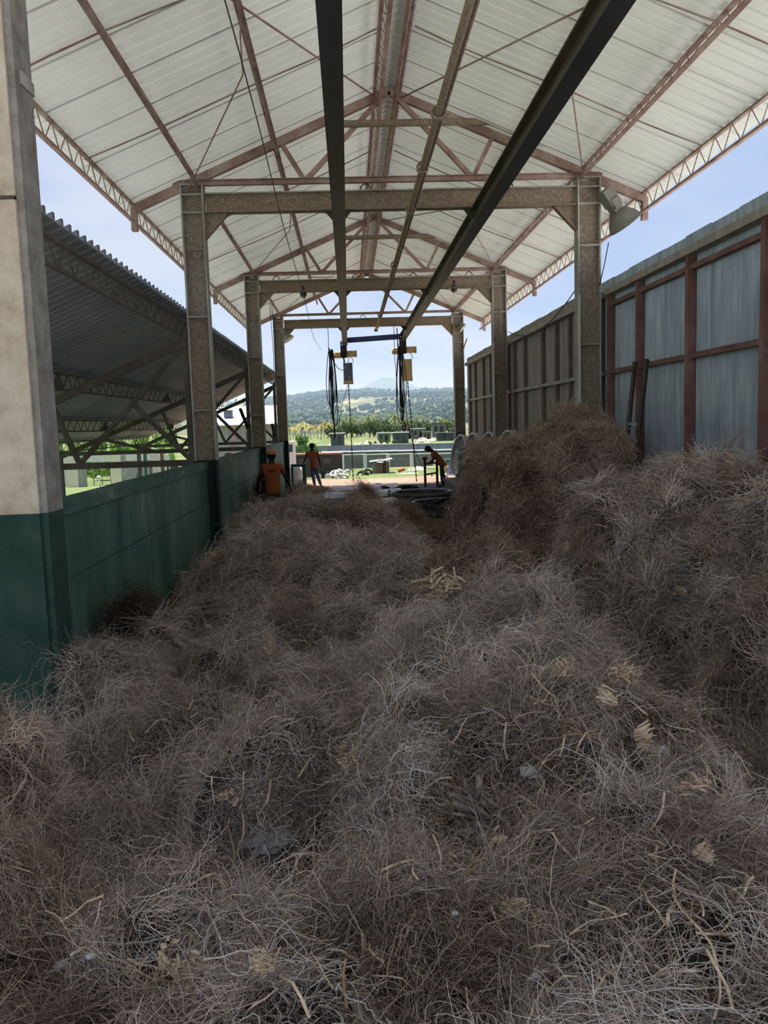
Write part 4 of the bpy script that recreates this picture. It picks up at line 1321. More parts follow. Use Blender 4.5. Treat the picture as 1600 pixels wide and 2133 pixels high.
Y = 60
t = thing('white_roof_building', 'grey sheet building with a bright white gable roof, left beyond the shed', 'building', (-8, Y, ground_z(Y)))
xa, xb = atY(420, 880, Y).x, atY(566, 880, Y).x
zr, ze = atY(500, 862, Y).z, atY(500, 886, Y).z
gz = ground_z(Y) - .2
n_ = 10
for j in range(n_):
    x0, x1 = xa + (xb - xa + .8) * j / n_, xa + (xb - xa + .8) * (j + 1) / n_
    MB().prism([(x0, Y - .6, ze), (x0, Y + 5, zr + .6), (x0, Y + 5, zr + .66), (x0, Y - .6, ze + .06)], (x1 - x0 - .015, 0, 0)).obj('roof_sheet', M['zinc'], t)
    MB().box(x0, x1 - .02, Y, Y + .08, gz, ze).obj('wall_sheet', M['greypaint'], t)
MB().prism([(xb + .0, Y, gz), (xb, Y + 10, gz), (xb, Y + 10, ze), (xb, Y + 5, zr + .5), (xb, Y, ze)], (.12, 0, 0)).obj('gable_wall', M['white'], t)
a = atY(487, 915, Y - .1)
MB().box(a.x - .18, a.x + .18, Y - .14, Y, gz, ze).obj('lattice_post', M['oxide2'], t)
a, c = atY(513, 900, Y - .1), atY(524, 918, Y - .1)
MB().box(a.x, c.x, Y - .06, Y + .02, c.z, a.z).obj('window', M['glass'], t)
a = atY(470, 872, Y)
MB().box(a.x - .3, a.x + .3, Y + 1.2, Y + 1.8, ze + .6, ze + 1.15).obj('roof_vent', M['bluegrey'], t)

# parked white vehicle end seen behind the farthest left column
t = thing('white_van', 'white van end glimpsed right beside the farthest left column', 'van', (-3, 44, 0))
Y = 44
a, c = atY(606, 920, Y), atY(612, 945, Y)
MB().box(a.x - 1.6, c.x, Y, Y + 1.6, ground_z(Y) + .35, a.z).obj('body', M['white'], t)
MB().box(a.x - 1.4, c.x - .05, Y - .02, Y, a.z - .55, a.z - .15).obj('window', M['glass'], t)
for x in (a.x - 1.3, a.x - .2):
    MB().lathe([(0, 0), (.25, 0), (.33, .03), (.33, .2), (0, .2)], (x, Y + .1, ground_z(Y) + .33), (0, -1, 0), 18).obj('wheel', M['black'], t, True)

# ------------------------------------------------------------------ far houses, field, hills
HS = [(703, 903, 917, 28, 300, 'small grey block house standing alone on the field, left of the left chain', 'zinc'),
      (835, 901, 917, 31, 300, 'grey block house with a dark doorway beside the right chain', 'zinc'),
      (800, 902, 908, 26, 330, 'low house with a pale roof behind bushes, left of the dark doorway house', 'zinc'),
      (848, 886, 902, 22, 380, 'pale house behind the hanging hook', 'rust'),
      (872, 893, 906, 26, 370, 'pinkish house right of the hook', 'zinc'),
      (915, 881, 900, 28, 400, 'two storey unfinished house near the right column', 'block'),
      (921, 902, 914, 20, 320, 'low grey block hut left of the farthest right column', 'block'),
      (938, 902, 914, 16, 318, 'low blue grey hut touching the farthest right column', 'bluegrey'),
      (890, 900, 909, 16, 345, 'small walled ruin among pale rubble', 'block'),
      (950, 893, 905, 20, 360, 'grey house half behind the farthest right column', 'block')]
for u, vt, vb, w, Y, lb, rf in HS:
    p0, p1 = atY(u - w / 2, vb, Y), atY(u + w / 2, vt, Y)
    gz = ground_z(Y) - .3
    t = thing('house', lb, 'house', (p0.x, Y, gz), 'houses beyond the field')
    wall = MB()
    W = p1.x - p0.x
    for x0, x1 in ((0, .14), (.34, .55), (.80, 1.0)):
        wall.box(p0.x + W * x0, p0.x + W * x1, Y, Y + .3, gz, p1.z)
    wall.box(p0.x + .14 * W, p0.x + .34 * W, Y, Y + .3, gz, gz + (p1.z - gz) * .45).box(p0.x + .14 * W, p0.x + .34 * W, Y, Y + .3, gz + (p1.z - gz) * .82, p1.z).box(p0.x + .55 * W, p0.x + .80 * W, Y, Y + .3, gz + (p1.z - gz) * .80, p1.z)
    wall.box(p0.x, p0.x + .3, Y + .3, Y + 5, gz, p1.z).box(p1.x - .3, p1.x, Y + .3, Y + 5, gz, p1.z)
    wall.obj('walls', M['bluegrey'] if u in (703, 835, 921, 938) else M['block'], t)
    MB().box(p0.x + .1, p1.x - .1, Y + .5, Y + .55, gz, p1.z - .1).obj('interior_shade_sheet', M['glass'], t)  # dark sheet behind the openings, standing in for the shade indoors
    MB().box(p0.x - .4, p1.x + .4, Y - .5, Y + 5.3, p1.z, p1.z + .25).obj('roof', M[rf], t)
for i, (u, v, w, Y) in enumerate(((745, 915, 22, 300), (766, 912, 16, 310), (785, 914, 14, 300), (800, 915, 12, 290), (690, 913, 14, 310), (880, 913, 34, 310), (900, 909, 30, 330), (865, 915, 14, 290))):
    c = atY(u, v, Y)
    lump('rubble_heap', (c.x, Y, ground_z(Y) - .3), (w * Y / FPX / 2, 3), 1.3 + .5 * (i % 3), M['rubble'], 40 + i, 'pale rubble mound on the far field, ' + ['second right of the lone block house', 'third right of the lone block house', 'fourth right of the lone block house', 'just left of the doorway house', 'just left of the lone block house', 'broad one right of the doorway house', 'broadest, by the farthest right column', 'below the doorway house'][i], 'heap', 'far rubble mounds')


def hills(name, x0, x1, y0, y1, nx, ny, fz, mtl, label=None):
    X, Yg = np.meshgrid(np.linspace(x0, x1, nx), np.linspace(y0, y1, ny))
    Z = fz(X, Yg)
    mb = MB()
    mb.v = list(zip(X.ravel().tolist(), Yg.ravel().tolist(), Z.ravel().tolist()))
    for j in range(ny - 1):
        for i in range(nx - 1):
            a = j * nx + i
            mb.f.append((a, a + 1, a + 1 + nx, a + nx))
            mb.mi.append(0)
    return mb.obj(name, mtl, None, True)


M['hill'] = mat('hillside_scrub', [(0.035, 0.058, 0.024), (0.07, 0.092, 0.038), (0.13, 0.135, 0.065), (0.27, 0.235, 0.15)], 0.008, 0.95, stretch=(1, 1, 1), detail=9, contrast=0.16)
M['mountain'] = mat('far_mountain', [(0.05, 0.08, 0.06), (0.08, 0.11, 0.08)], 0.001, 0.95)


def hill_z(X, Y):
    t = np.clip((Y - 620) / 1500, 0, 1)
    px = 735 + X * 1708 / Y     # rough screen column, to shape the skyline in world space
    ridge = 78 + 9 * np.sin(X / 160 + .6) + 11 * vnoise(X / 210., Y / 500., 3) + 5 * vnoise(X / 70., Y / 200., 5)
    low = 15 * vnoise(X / 150., Y / 160., 8) * np.clip(t * 4, 0, 1)
    back = np.clip((Y - 2050) / 500, 0, 1)
    return -5 + (ridge + 5) * (t ** 1.25) * (1 - back * .5) + low * (1 - t)


hl = hills('hills', -1500, 1500, 600, 2500, 130, 60, hill_z, M['hill'])
hl['kind'] = 'structure'


def mount_z(X, Y):
    X, Y = X * 2, Y * 2
    k = np.exp(-((Y - 7000) / 900) ** 2)
    r = 290 * np.exp(-((X - 380) / 330) ** 2) + 215 * np.exp(-((X - 850) / 330) ** 2) + 190 * np.exp(-((X - 60) / 420) ** 2) + 120 * np.exp(-((X + 1800) / 800) ** 2) + 150 * np.exp(-((X - 2000) / 700) ** 2)
    return -20 + .5 * k * (r + 18 * vnoise(X / 160., Y / 400., 4))


mt_ = hills('mountains', -2600, 2600, 2700, 4400, 120, 24, mount_z, M['mountain'])
mt_['kind'] = 'structure'

# the hazy air beyond the yard
hz = bpy.data.materials.new('haze')
hz.use_nodes = True
n, l = hz.node_tree.nodes, hz.node_tree.links
n.remove(n['Principled BSDF'])
vs_ = n.new('ShaderNodeVolumeScatter')
vs_.inputs['Color'].default_value = (0.48, 0.68, 1.0, 1)
vs_.inputs['Density'].default_value = 0.00038
l.new(vs_.outputs[0], n['Material Output'].inputs['Volume'])
HAZE = MB().box(-3000, 3000, 450, 4600, -60, 170).obj('haze', hz)
HAZE['kind'] = 'structure'


# ------------------------------------------------------------------ trees
M['hilltree'] = mat('hill_tree_leaf', [(0.05, 0.085, 0.045), (0.09, 0.135, 0.065), (0.16, 0.20, 0.10)], 0.05, 0.8, trans=0.15)


def leaf_cloud(mb, c, r, n, size, rr, droop=.2):
    for _ in range(n):
        d = rr.normal(size=3)
        d /= np.linalg.norm(d)
        k = rr.uniform(.55, 1.05)
        p = np.array(c) + d * np.array(r) * k
        u = rr.normal(size=3)
        u /= np.linalg.norm(u)
        w = np.cross(u, rr.normal(size=3))
        w /= np.linalg.norm(w) + 1e-6
        s = size * rr.uniform(.6, 1.3)
        mb.add([p - u * s, p + w * s * .45, p + u * s - np.array([0, 0, droop * s]), p - w * s * .45], [(0, 1, 2, 3)])


def bushy_mesh(seed, n=640):
    rr = np.random.default_rng(seed)
    fol, tr = MB(), MB()
    tr.tube([(0, 0, -.05), (.02, .01, .25), (-.02, 0, .5)], [.035, .028, .016], 6)
    tr.tube([(0, 0, .25), (.15, .05, .5)], [.02, .01], 5).tube([(0, 0, .28), (-.16, -.05, .52)], [.02, .01], 5)
    for _ in range(9):
        c = (rr.uniform(-.28, .28), rr.uniform(-.28, .28), rr.uniform(.38, .82))
        leaf_cloud(fol, c, (.2, .2, .16), n // 9, .06, rr)
    return tr.mesh('trunk', M['bark'], True), fol


def palm_mesh(seed, nf=15):
    rr = np.random.default_rng(seed)
    tr, fr = MB(), MB()
    lean = rr.uniform(-.06, .06)
    tr.tube([(0, 0, -.05), (lean * .4, 0, .3), (lean, 0, .70)], [.02, .015, .012], 6)
    for k in range(nf):
        a = 2 * math.pi * k / nf + rr.uniform(-.2, .2)
        up = rr.uniform(-.5, 1.1)
        L = rr.uniform(.32, .50)
        pts = []
        for s in np.linspace(0, 1, 7):
            rad = L * s
            z = .70 + L * (up * s - (.50 + .35 * up) * s * s)
            pts.append(np.array([lean + rad * math.cos(a), rad * math.sin(a), z]))
        pts = np.array(pts)
        side = np.array([-math.sin(a), math.cos(a), 0])
        for i in range(6):
            for sg in (-1, 1):
                w = .055 * (1 - abs(i / 6 - .35) * 1.1)
                q0, q1 = pts[i], pts[i + 1]
                tip = q1 + side * sg * w - np.array([0, 0, w * .55])
                fr.add([q0, q1, tip], [(0, 1, 2)])
    return tr.mesh('trunk', M['bark'], True), fr


PROTO = {}
for k in range(3):
    tr, fo = bushy_mesh(50 + k)
    for kind, mm_ in (('dark', 'leafdark'), ('mid', 'leaf')):
        PROTO[(kind, k)] = (tr, fo.mesh('crown', M[mm_]), 'crown')
    tr, fo = palm_mesh(70 + k)
    for kind, mm_ in (('palm', 'palm'), ('yellow', 'palmyellow')):
        PROTO[(kind, k)] = (tr, fo.mesh('fronds', M[mm_]), 'fronds')


def tree(kind, k, x, y, z, h, label, group, rot=0.0, wide=1.0):
    tr, fo, nm = PROTO[(kind, k % 3)]
    t = thing('palm_tree' if kind in ('palm', 'yellow') else 'tree', label, 'palm' if kind in ('palm', 'yellow') else 'tree', (x, y, z), group)
    t.rotation_euler = (0, 0, rot)
    t.scale = (h * wide, h * wide, h)
    a = bpy.data.objects.new('trunk', tr)
    b_ = bpy.data.objects.new(nm, fo)
    for q in (a, b_):
        COL.objects.link(q)
        q.parent = t
    return t


r3 = random.Random(11)


def nth(i, total):
    w = ['first', 'second', 'third', 'fourth', 'fifth', 'sixth', 'seventh', 'eighth', 'ninth', 'tenth', 'eleventh', 'twelfth', 'thirteenth']
    return w[i] + ' from the left' if i < total / 2 else (w[total - 1 - i] + ' from the right' if i < total - 1 else 'the rightmost')


for i in range(14):    # yellowing palms at the left of the field
    u = 604 + i * 6.4 + r3.uniform(-2, 2)
    Y = 425 + (i * 3 % 5) * 24
    tree('yellow', i, atY(u, 900, Y).x, Y, ground_z(Y), r3.uniform(5.5, 12.5), 'yellowing palm in the grove left of the far field, ' + nth(i, 14), 'yellowing palms', r3.uniform(0, 6))
PU = [716, 722, 735, 745, 752, 770, 778, 788, 812, 818, 823, 829, 850, 868, 884, 928]
for i in range(16):    # taller green palms in the middle
    Y = 440 + (i % 5) * 26
    tree('palm', i, atY(PU[i], 900, Y).x, Y, ground_z(Y), r3.uniform(11, 16), 'tall green palm in the tree line behind the field, ' + nth(i, 16), 'green palms', r3.uniform(0, 6))
for i in range(26):
    u = 690 + i * 10.2 + r3.uniform(-2, 2)
    Y = 470 + (i % 4) * 27
    tree('dark', i, atY(u, 900, Y).x, Y, ground_z(Y) - 2.0, r3.uniform(9, 13), 'dark bushy tree in the tree line behind the field, ' + nth(i, 26), 'bushy trees behind the field', r3.uniform(0, 6), 1.0)
tree('dark', 1, atY(795, 900, 412).x, 412, -5, 10, 'broad round green tree standing forward in the tree line, right of the left chain', None, 1, 1.15)
tree('mid', 2, atY(629, 925, 150).x, 150, ground_z(150), 5.0, 'small thin tree standing alone on the near field above the truck', None, .4, .75)
for i in range(5):
    u = 768 + i * 12
    tree('mid', i, atY(u, 910, 300).x, 284 + (i % 2) * 6, -5.2, r3.uniform(1.8, 2.4), 'low bush on the field by the dark doorway house, ' + nth(i, 5), 'field bushes', r3.uniform(0, 6), .9)
for i in range(7):
    u = 606 + i * 8
    Y = 92 + (i % 3) * 4
    tree('mid', i, atY(u, 940, Y).x, Y, ground_z(Y) - .2, r3.uniform(2.2, 3.2), 'leafy shrub behind the dark truck body, ' + nth(i, 7), 'shrubs behind the truck', r3.uniform(0, 6), .6)

# bright leafy bush behind the side shed, and more around it
PROTO[('bright', 0)] = (tr, bushy_mesh(90, 900)[1].mesh('crown', M['leafbright']), 'crown')
PROTO[('bright', 1)] = (tr, bushy_mesh(91, 900)[1].mesh('crown', M['leafbright']), 'crown')
PROTO[('bright', 2)] = PROTO[('bright', 0)]
BR = ['leafy bright bush beside the left cream pillar', 'leafy bright bush behind the thin white pole', 'leafy bright bush just left of the right cream pillar', 'leafy bright bush half behind the right cream pillar', 'bright green bush right of the green post', 'bright green bush behind the patchwork hoarding',
      'tall bright tree above the middle of the portico lintel', 'tall bright tree above the grey cabinet', 'tall bright tree above the white cabinet', 'tall bright tree above the patchwork hoarding', 'tall bright tree above the left cream pillar', 'tall bright tree at the far left beside the wide pillar']
for i, (u, Y, h) in enumerate(((176, 64, 3.0), (194, 61, 3.1), (212, 64, 3.0), (230, 61, 3.1), (330, 60, 3.6), (347, 63, 3.4), (205, 80, 6.2), (252, 87, 6.0), (296, 80, 6.2), (345, 87, 6.4), (160, 87, 6.0), (114, 80, 5.6))):
    tree('bright', i, atY(u, 980, Y).x, Y, ground_z(Y) - .3, h, BR[i], 'trees behind the portico' if i > 5 else 'bright bushes', i * 1.3, .5 if i > 5 else .62)
t = thing('thin_pole', 'thin white pole with a round head before the bright bush', 'pole', (-13, 52, ground_z(52)))
a, c = atY(210, 1020, 52), atY(206, 994, 52)
MB().tube([(a.x, 52, ground_z(52) - .2), c], .035, 6).obj('shaft', M['rim'], t, True)
MB().lathe([(0, -.12), (.12, -.05), (.12, .05), (0, .12)], c, n=10).obj('head', M['white'], t, True)

# trees on the hills: far too many to count, one scatter
hb = MB()
rr = np.random.default_rng(21)
crown = []
for k in range(4):
    mb = MB()
    for _ in range(4):
        c = np.array([rr.uniform(-.35, .35), rr.uniform(-.35, .35), rr.uniform(.3, .8)])
        r_ = rr.uniform(.22, .38)
        pts = rr.normal(size=(14, 3))
        pts /= np.linalg.norm(pts, axis=1)[:, None]
        for p in pts:
            u = np.cross(p, rr.normal(size=3))
            u /= np.linalg.norm(u)
            w = np.cross(p, u)
            q = c + p * r_
            mb.add([q - u * .2, q + w * .2, q + u * .2, q - w * .2], [(0, 1, 2, 3)])
    crown.append(mb)
verts, faces, off = [], [], 0
cnt = 0
while cnt < 5200:
    Y = rr.uniform(710, 2080)
    u = rr.uniform(560, 1000) if rr.uniform() < .9 else rr.uniform(440, 1100)
    X = (u - 735) / 1708 * Y
    dens = vnoise(np.array([X / 90.]), np.array([Y / 160.]), 17)[0] + .45 * vnoise(np.array([X / 30.]), np.array([Y / 60.]), 18)[0] + (Y - 1250) / 1600 * 1.1
    if dens < rr.uniform(-.35, .75) - .05:
        continue
    Z = float(hill_z(np.array([X]), np.array([Y]))[0])
    k = crown[rr.integers(0, 4)]
    s = rr.uniform(3.2, 7.5)
    v = np.array(k.v) * s * np.array([1.0, 1.0, 1.1]) + np.array([X, Y, Z])
    verts.append(v)
    faces.append(np.array(k.f) + off)
    off += len(v)
    cnt += 1
me = bpy.data.meshes.new('hill_trees')
me.from_pydata(np.concatenate(verts).tolist(), [], np.concatenate(faces).tolist())
me.materials.append(M['leafdark'])
me.materials[0] = M['hilltree']
ht = put('hill_trees', me)
tag(ht, 'dense scrub and trees covering the far hillsides', 'trees', kind='stuff')
# ------------------------------------------------------------------ the root piles
def root_material(name, tint=(1, 1, 1), patch=True):
    m = bpy.data.materials.new(name)
    m.use_nodes = True
    n, l = m.node_tree.nodes, m.node_tree.links
    bs = n['Principled BSDF']
    bs.inputs['Roughness'].default_value = 0.8
    bs.inputs['Specular IOR Level'].default_value = 0.25
    at = n.new('ShaderNodeAttribute')
    at.attribute_name = 'Col'
    oi = n.new('ShaderNodeObjectInfo')
    no = n.new('ShaderNodeAttribute')
    no.attribute_type = 'INSTANCER'
    no.attribute_name = 'tone'
    ad = n.new('ShaderNodeMath')
    ad.operation = 'MULTIPLY_ADD'
    ad.inputs[1].default_value = 0.22
    l.new(oi.outputs['Random'], ad.inputs[0])
    l.new(no.outputs['Fac'], ad.inputs[2])
    rp = n.new('ShaderNodeValToRGB')
    el = rp.color_ramp.elements
    el[0].position, el[0].color = 0.0, (0.34, 0.285, 0.245, 1)
    el[1].position, el[1].color = 1.0, (1.22, 1.16, 1.14, 1)
    el.new(0.30).color = (0.68, 0.57, 0.49, 1)
    el.new(0.60).color = (0.95, 0.88, 0.82, 1)
    l.new(ad.outputs[0], rp.inputs[0])
    mx = n.new('ShaderNodeMix')
    mx.data_type = 'RGBA'
    mx.blend_type = 'MULTIPLY'
    mx.inputs['Factor'].default_value = 1
    l.new(at.outputs['Color'], mx.inputs['A'])
    l.new(rp.outputs[0], mx.inputs['B'])
    m2 = n.new('ShaderNodeMix')
    m2.data_type = 'RGBA'
    m2.blend_type = 'MULTIPLY'
    m2.inputs['Factor'].default_value = 1
    m2.inputs['B'].default_value = (*tint, 1)
    l.new(mx.outputs['Result'], m2.inputs['A'])
    l.new(m2.outputs['Result'], bs.inputs['Base Color'])
    return m


ROOTM = root_material('dry_roots', (0.90, 0.92, 0.92))
ROOTBROWN = root_material('brown_roots', (0.96, 0.90, 0.84))
ROOTDARK = root_material('dark_matted_roots', (0.22, 0.17, 0.14))
M['pile_core'] = mat('pile_core', [(0.018, 0.013, 0.010), (0.035, 0.026, 0.021), (0.055, 0.043, 0.035)], 9, 1.0, bump=0.8, bump_scale=60)  # near-black: the shade in gaps between strands is put into its colour
PALETTE = np.array([(0.64, 0.56, 0.51), (0.53, 0.43, 0.365), (0.42, 0.33, 0.265), (0.70, 0.66, 0.63), (0.30, 0.235, 0.19), (0.60, 0.50, 0.41), (0.82, 0.77, 0.72)])
PWEIGHT = np.array([.20, .22, .20, .12, .12, .10, .04])


def strands_mesh(name, paths, radii, cols, mtl):
    """many thin three-sided tubes in one mesh; paths = list of (k, 3) arrays"""
    V, F, C = [], [], []
    off = 0
    ang = np.array([0, 2.094, 4.189])
    for p, r, c in zip(paths, radii, cols):
        k = len(p)
        d = np.gradient(p, axis=0)
        d /= np.linalg.norm(d, axis=1)[:, None] + 1e-9
        ref = np.where(np.abs(d[:, 2:3]) < .9, np.array([[0, 0, 1.]]), np.array([[1., 0, 0]]))
        s = np.cross(d, ref)
        s /= np.linalg.norm(s, axis=1)[:, None] + 1e-9
        t = np.cross(d, s)
        rr_ = r * np.linspace(1, .45, k)
        ring = p[:, None, :] + rr_[:, None, None] * (s[:, None, :] * np.cos(ang)[None, :, None] + t[:, None, :] * np.sin(ang)[None, :, None])
        V.append(ring.reshape(-1, 3))
        i = np.arange(k - 1)[:, None] * 3 + off
        for j in range(3):
            jn = (j + 1) % 3
            F.append(np.concatenate([i + j, i + jn, i + 3 + jn, i + 3 + j], axis=1))
        C.append(np.tile(np.append(c, 1.0), (k * 3, 1)))
        off += k * 3
    V, F, C = np.concatenate(V), np.concatenate(F), np.concatenate(C)
    me = bpy.data.meshes.new(name)
    me.vertices.add(len(V))
    me.vertices.foreach_set('co', V.ravel().astype(np.float32))
    me.loops.add(len(F) * 4)
    me.loops.foreach_set('vertex_index', F.ravel().astype(np.int32))
    me.polygons.add(len(F))
    me.polygons.foreach_set('loop_start', (np.arange(len(F)) * 4).astype(np.int32))
    me.polygons.foreach_set('use_smooth', np.ones(len(F), dtype=bool))
    me.update(calc_edges=True)
    ca = me.color_attributes.new('Col', 'FLOAT_COLOR', 'POINT')
    ca.data.foreach_set('color', C.ravel().astype(np.float32))
    me.materials.append(mtl)
    return me


def walk(rr, p0, th, el, L, k, jt, je, sag, damp=.85, bend=0.0):
    pts = [p0]
    for i in range(k):
        th += rr.normal(0, jt) + bend / k
        el = el * damp + rr.normal(0, je) - sag
        pts.append(pts[-1] + L / k * np.array([math.cos(th) * math.cos(el), math.sin(th) * math.cos(el), math.sin(el)]))
    return np.array(pts)


def tuft_paths(rr, kind):
    """one patch of tangle about 0.4 m across: some combed locks, matted short roots and a few kinked long ones"""
    paths, rad, col = [], [], []

    def pick(tone, light=0):
        c = PALETTE[rr.choice(len(PALETTE), p=PWEIGHT)] * tone * rr.uniform(.75, 1.25)
        if light:
            c = np.maximum(c, np.array([.50, .45, .41])) * rr.uniform(.9, 1.35)
        return np.minimum(c, .85)
    fuzz, locks, per, wild = {'mat': (115, 1, 22, 5), 'lock': (40, 4, 26, 5), 'mop': (35, 5, 24, 6), 'fine': (170, 1, 16, 3)}[kind]
    for _ in range(fuzz):
        a, q = rr.uniform(0, 6.283), .20 * math.sqrt(rr.uniform())
        p0 = np.array([q * math.cos(a), q * math.sin(a), rr.uniform(-.035, .035)])
        paths.append(walk(rr, p0, rr.uniform(0, 6.283), rr.normal(0, .4), rr.uniform(.07, .22), 7, .55, .38, .05))
        rad.append(rr.uniform(.0008, .0016))
        col.append(pick(.62))  # under-layer roots darkened, gap shade put into their colour
    cen = rr.uniform(-.03, .03, 2)
    for j in range(locks):
        th0 = rr.uniform(0, 6.283)
        a, q = rr.uniform(0, 6.283), (.02 if kind == 'mop' else .14 * math.sqrt(rr.uniform()))
        o = np.array([cen[0] + q * math.cos(a), cen[1] + q * math.sin(a), rr.uniform(-.005, .035)])
        bend, tone = rr.normal(0, .9), rr.uniform(.70, 1.5)
        e0 = rr.uniform(.2, .8) if kind == 'mop' else rr.normal(.05, .2)
        for _ in range(per):
            p0 = o + rr.normal(0, .022, 3) * np.array([1.6, 1.6, .7])
            paths.append(walk(rr, p0, th0 + rr.normal(0, .24), e0 + rr.normal(0, .2), rr.uniform(.14, .36), 11, .30, .24, .06 if kind == 'mop' else .03, .80, bend))
            rad.append(rr.uniform(.0010, .0021))
            col.append(pick(tone))
    for _ in range(wild):
        a, q = rr.uniform(0, 6.283), .12 * math.sqrt(rr.uniform())
        p0 = np.array([q * math.cos(a), q * math.sin(a), .012])
        paths.append(walk(rr, p0, rr.uniform(0, 6.283), rr.uniform(-.1, .5), rr.uniform(.15, .42), 14, .46, .36, .06))
        rad.append(rr.uniform(.0014, .0026))
        col.append(pick(1, 1))
    return paths, rad, col


def tuft_collection(name, mtl, recipe, seed, thick=1.0):
    c = bpy.data.collections.new(name)
    rr = np.random.default_rng(seed)
    for i, kind in enumerate(recipe):
        p, r, k = tuft_paths(rr, kind)
        p = [q * np.array([1, 1, .75 if thick > 1 else 1]) for q in p]
        o = bpy.data.objects.new('tuft', strands_mesh('tuft', p, [q * thick for q in r], k, mtl))
        c.objects.link(o)
    return c


RECIPE = ['mat', 'mat', 'mat', 'lock', 'lock', 'lock', 'lock', 'mop', 'mop', 'mop']
TUFTS = {'far': tuft_collection('far_root_tufts', ROOTM, RECIPE, 15, 1.7),
         'far_brown': tuft_collection('far_brown_root_tufts', ROOTBROWN, ['fine'] * 2 + ['mat'] * 4 + ['lock'] * 3 + ['mop'] * 2, 16, 1.6),
         'near': tuft_collection('root_tufts', ROOTM, RECIPE, 5),
         'brown': tuft_collection('brown_root_tufts', ROOTBROWN, ['fine'] * 3 + ['mat'] * 3 + ['lock'] * 2 + ['mop'], 6),
         'dark': tuft_collection('dark_root_tufts', ROOTDARK, ['fine'] * 3 + ['mat'], 7)}


def scatter_group(name, tufts, density, s0, s1, tilt):
    g = bpy.data.node_groups.new(name, 'GeometryNodeTree')
    g.interface.new_socket('Geometry', in_out='INPUT', socket_type='NodeSocketGeometry')
    g.interface.new_socket('Geometry', in_out='OUTPUT', socket_type='NodeSocketGeometry')
    n, l = g.nodes, g.links
    gi, go = n.new('NodeGroupInput'), n.new('NodeGroupOutput')
    di = n.new('GeometryNodeDistributePointsOnFaces')
    di.distribute_method = 'RANDOM'
    na = n.new('GeometryNodeInputNamedAttribute')
    na.data_type = 'FLOAT'
    na.inputs['Name'].default_value = 'dens'
    mu = n.new('ShaderNodeMath')
    mu.operation = 'MULTIPLY'
    mu.inputs[1].default_value = density
    l.new(na.outputs[0], mu.inputs[0])
    l.new(mu.outputs[0], di.inputs['Density'])
    l.new(gi.outputs[0], di.inputs['Mesh'])
    ci = n.new('GeometryNodeCollectionInfo')
    ci.inputs['Collection'].default_value = tufts
    ci.inputs['Separate Children'].default_value = True
    ci.inputs['Reset Children'].default_value = True
    ip = n.new('GeometryNodeInstanceOnPoints')
    ip.inputs['Pick Instance'].default_value = True
    l.new(di.outputs['Points'], ip.inputs['Points'])
    l.new(ci.outputs[0], ip.inputs['Instance'])
    rv = n.new('FunctionNodeRandomValue')
    rv.data_type = 'FLOAT_VECTOR'
    rv.inputs[0].default_value = (-tilt, -tilt, 0)
    rv.inputs[1].default_value = (tilt, tilt, 6.283)
    er = n.new('FunctionNodeEulerToRotation')
    l.new(rv.outputs[0], er.inputs[0])
    ro = n.new('FunctionNodeRotateRotation')
    ro.rotation_space = 'LOCAL'
    l.new(di.outputs['Rotation'], ro.inputs[0])
    l.new(er.outputs[0], ro.inputs[1])
    l.new(ro.outputs[0], ip.inputs['Rotation'])
    rs = n.new('FunctionNodeRandomValue')
    rs.data_type = 'FLOAT'
    rs.inputs[2].default_value = s0
    rs.inputs[3].default_value = s1
    rs.inputs['Seed'].default_value = 9
    nb = n.new('GeometryNodeInputNamedAttribute')
    nb.data_type = 'FLOAT'
    nb.inputs['Name'].default_value = 'tsize'
    m2 = n.new('ShaderNodeMath')
    m2.operation = 'MULTIPLY'
    sa = n.new('GeometryNodeSampleNearestSurface') if False else None
    l.new(rs.outputs[1], m2.inputs[0])
    l.new(nb.outputs[0], m2.inputs[1])
    l.new(m2.outputs[0], ip.inputs['Scale'])
    jo = n.new('GeometryNodeJoinGeometry')
    l.new(gi.outputs[0], jo.inputs[0])
    l.new(ip.outputs[0], jo.inputs[0])
    l.new(jo.outputs[0], go.inputs[0])
    return g


DENS = 60
GROUPS = {k: scatter_group(k + '_root_scatter', TUFTS[k], DENS, .75, 1.3, .45 if 'far' not in k else .32) for k in TUFTS}

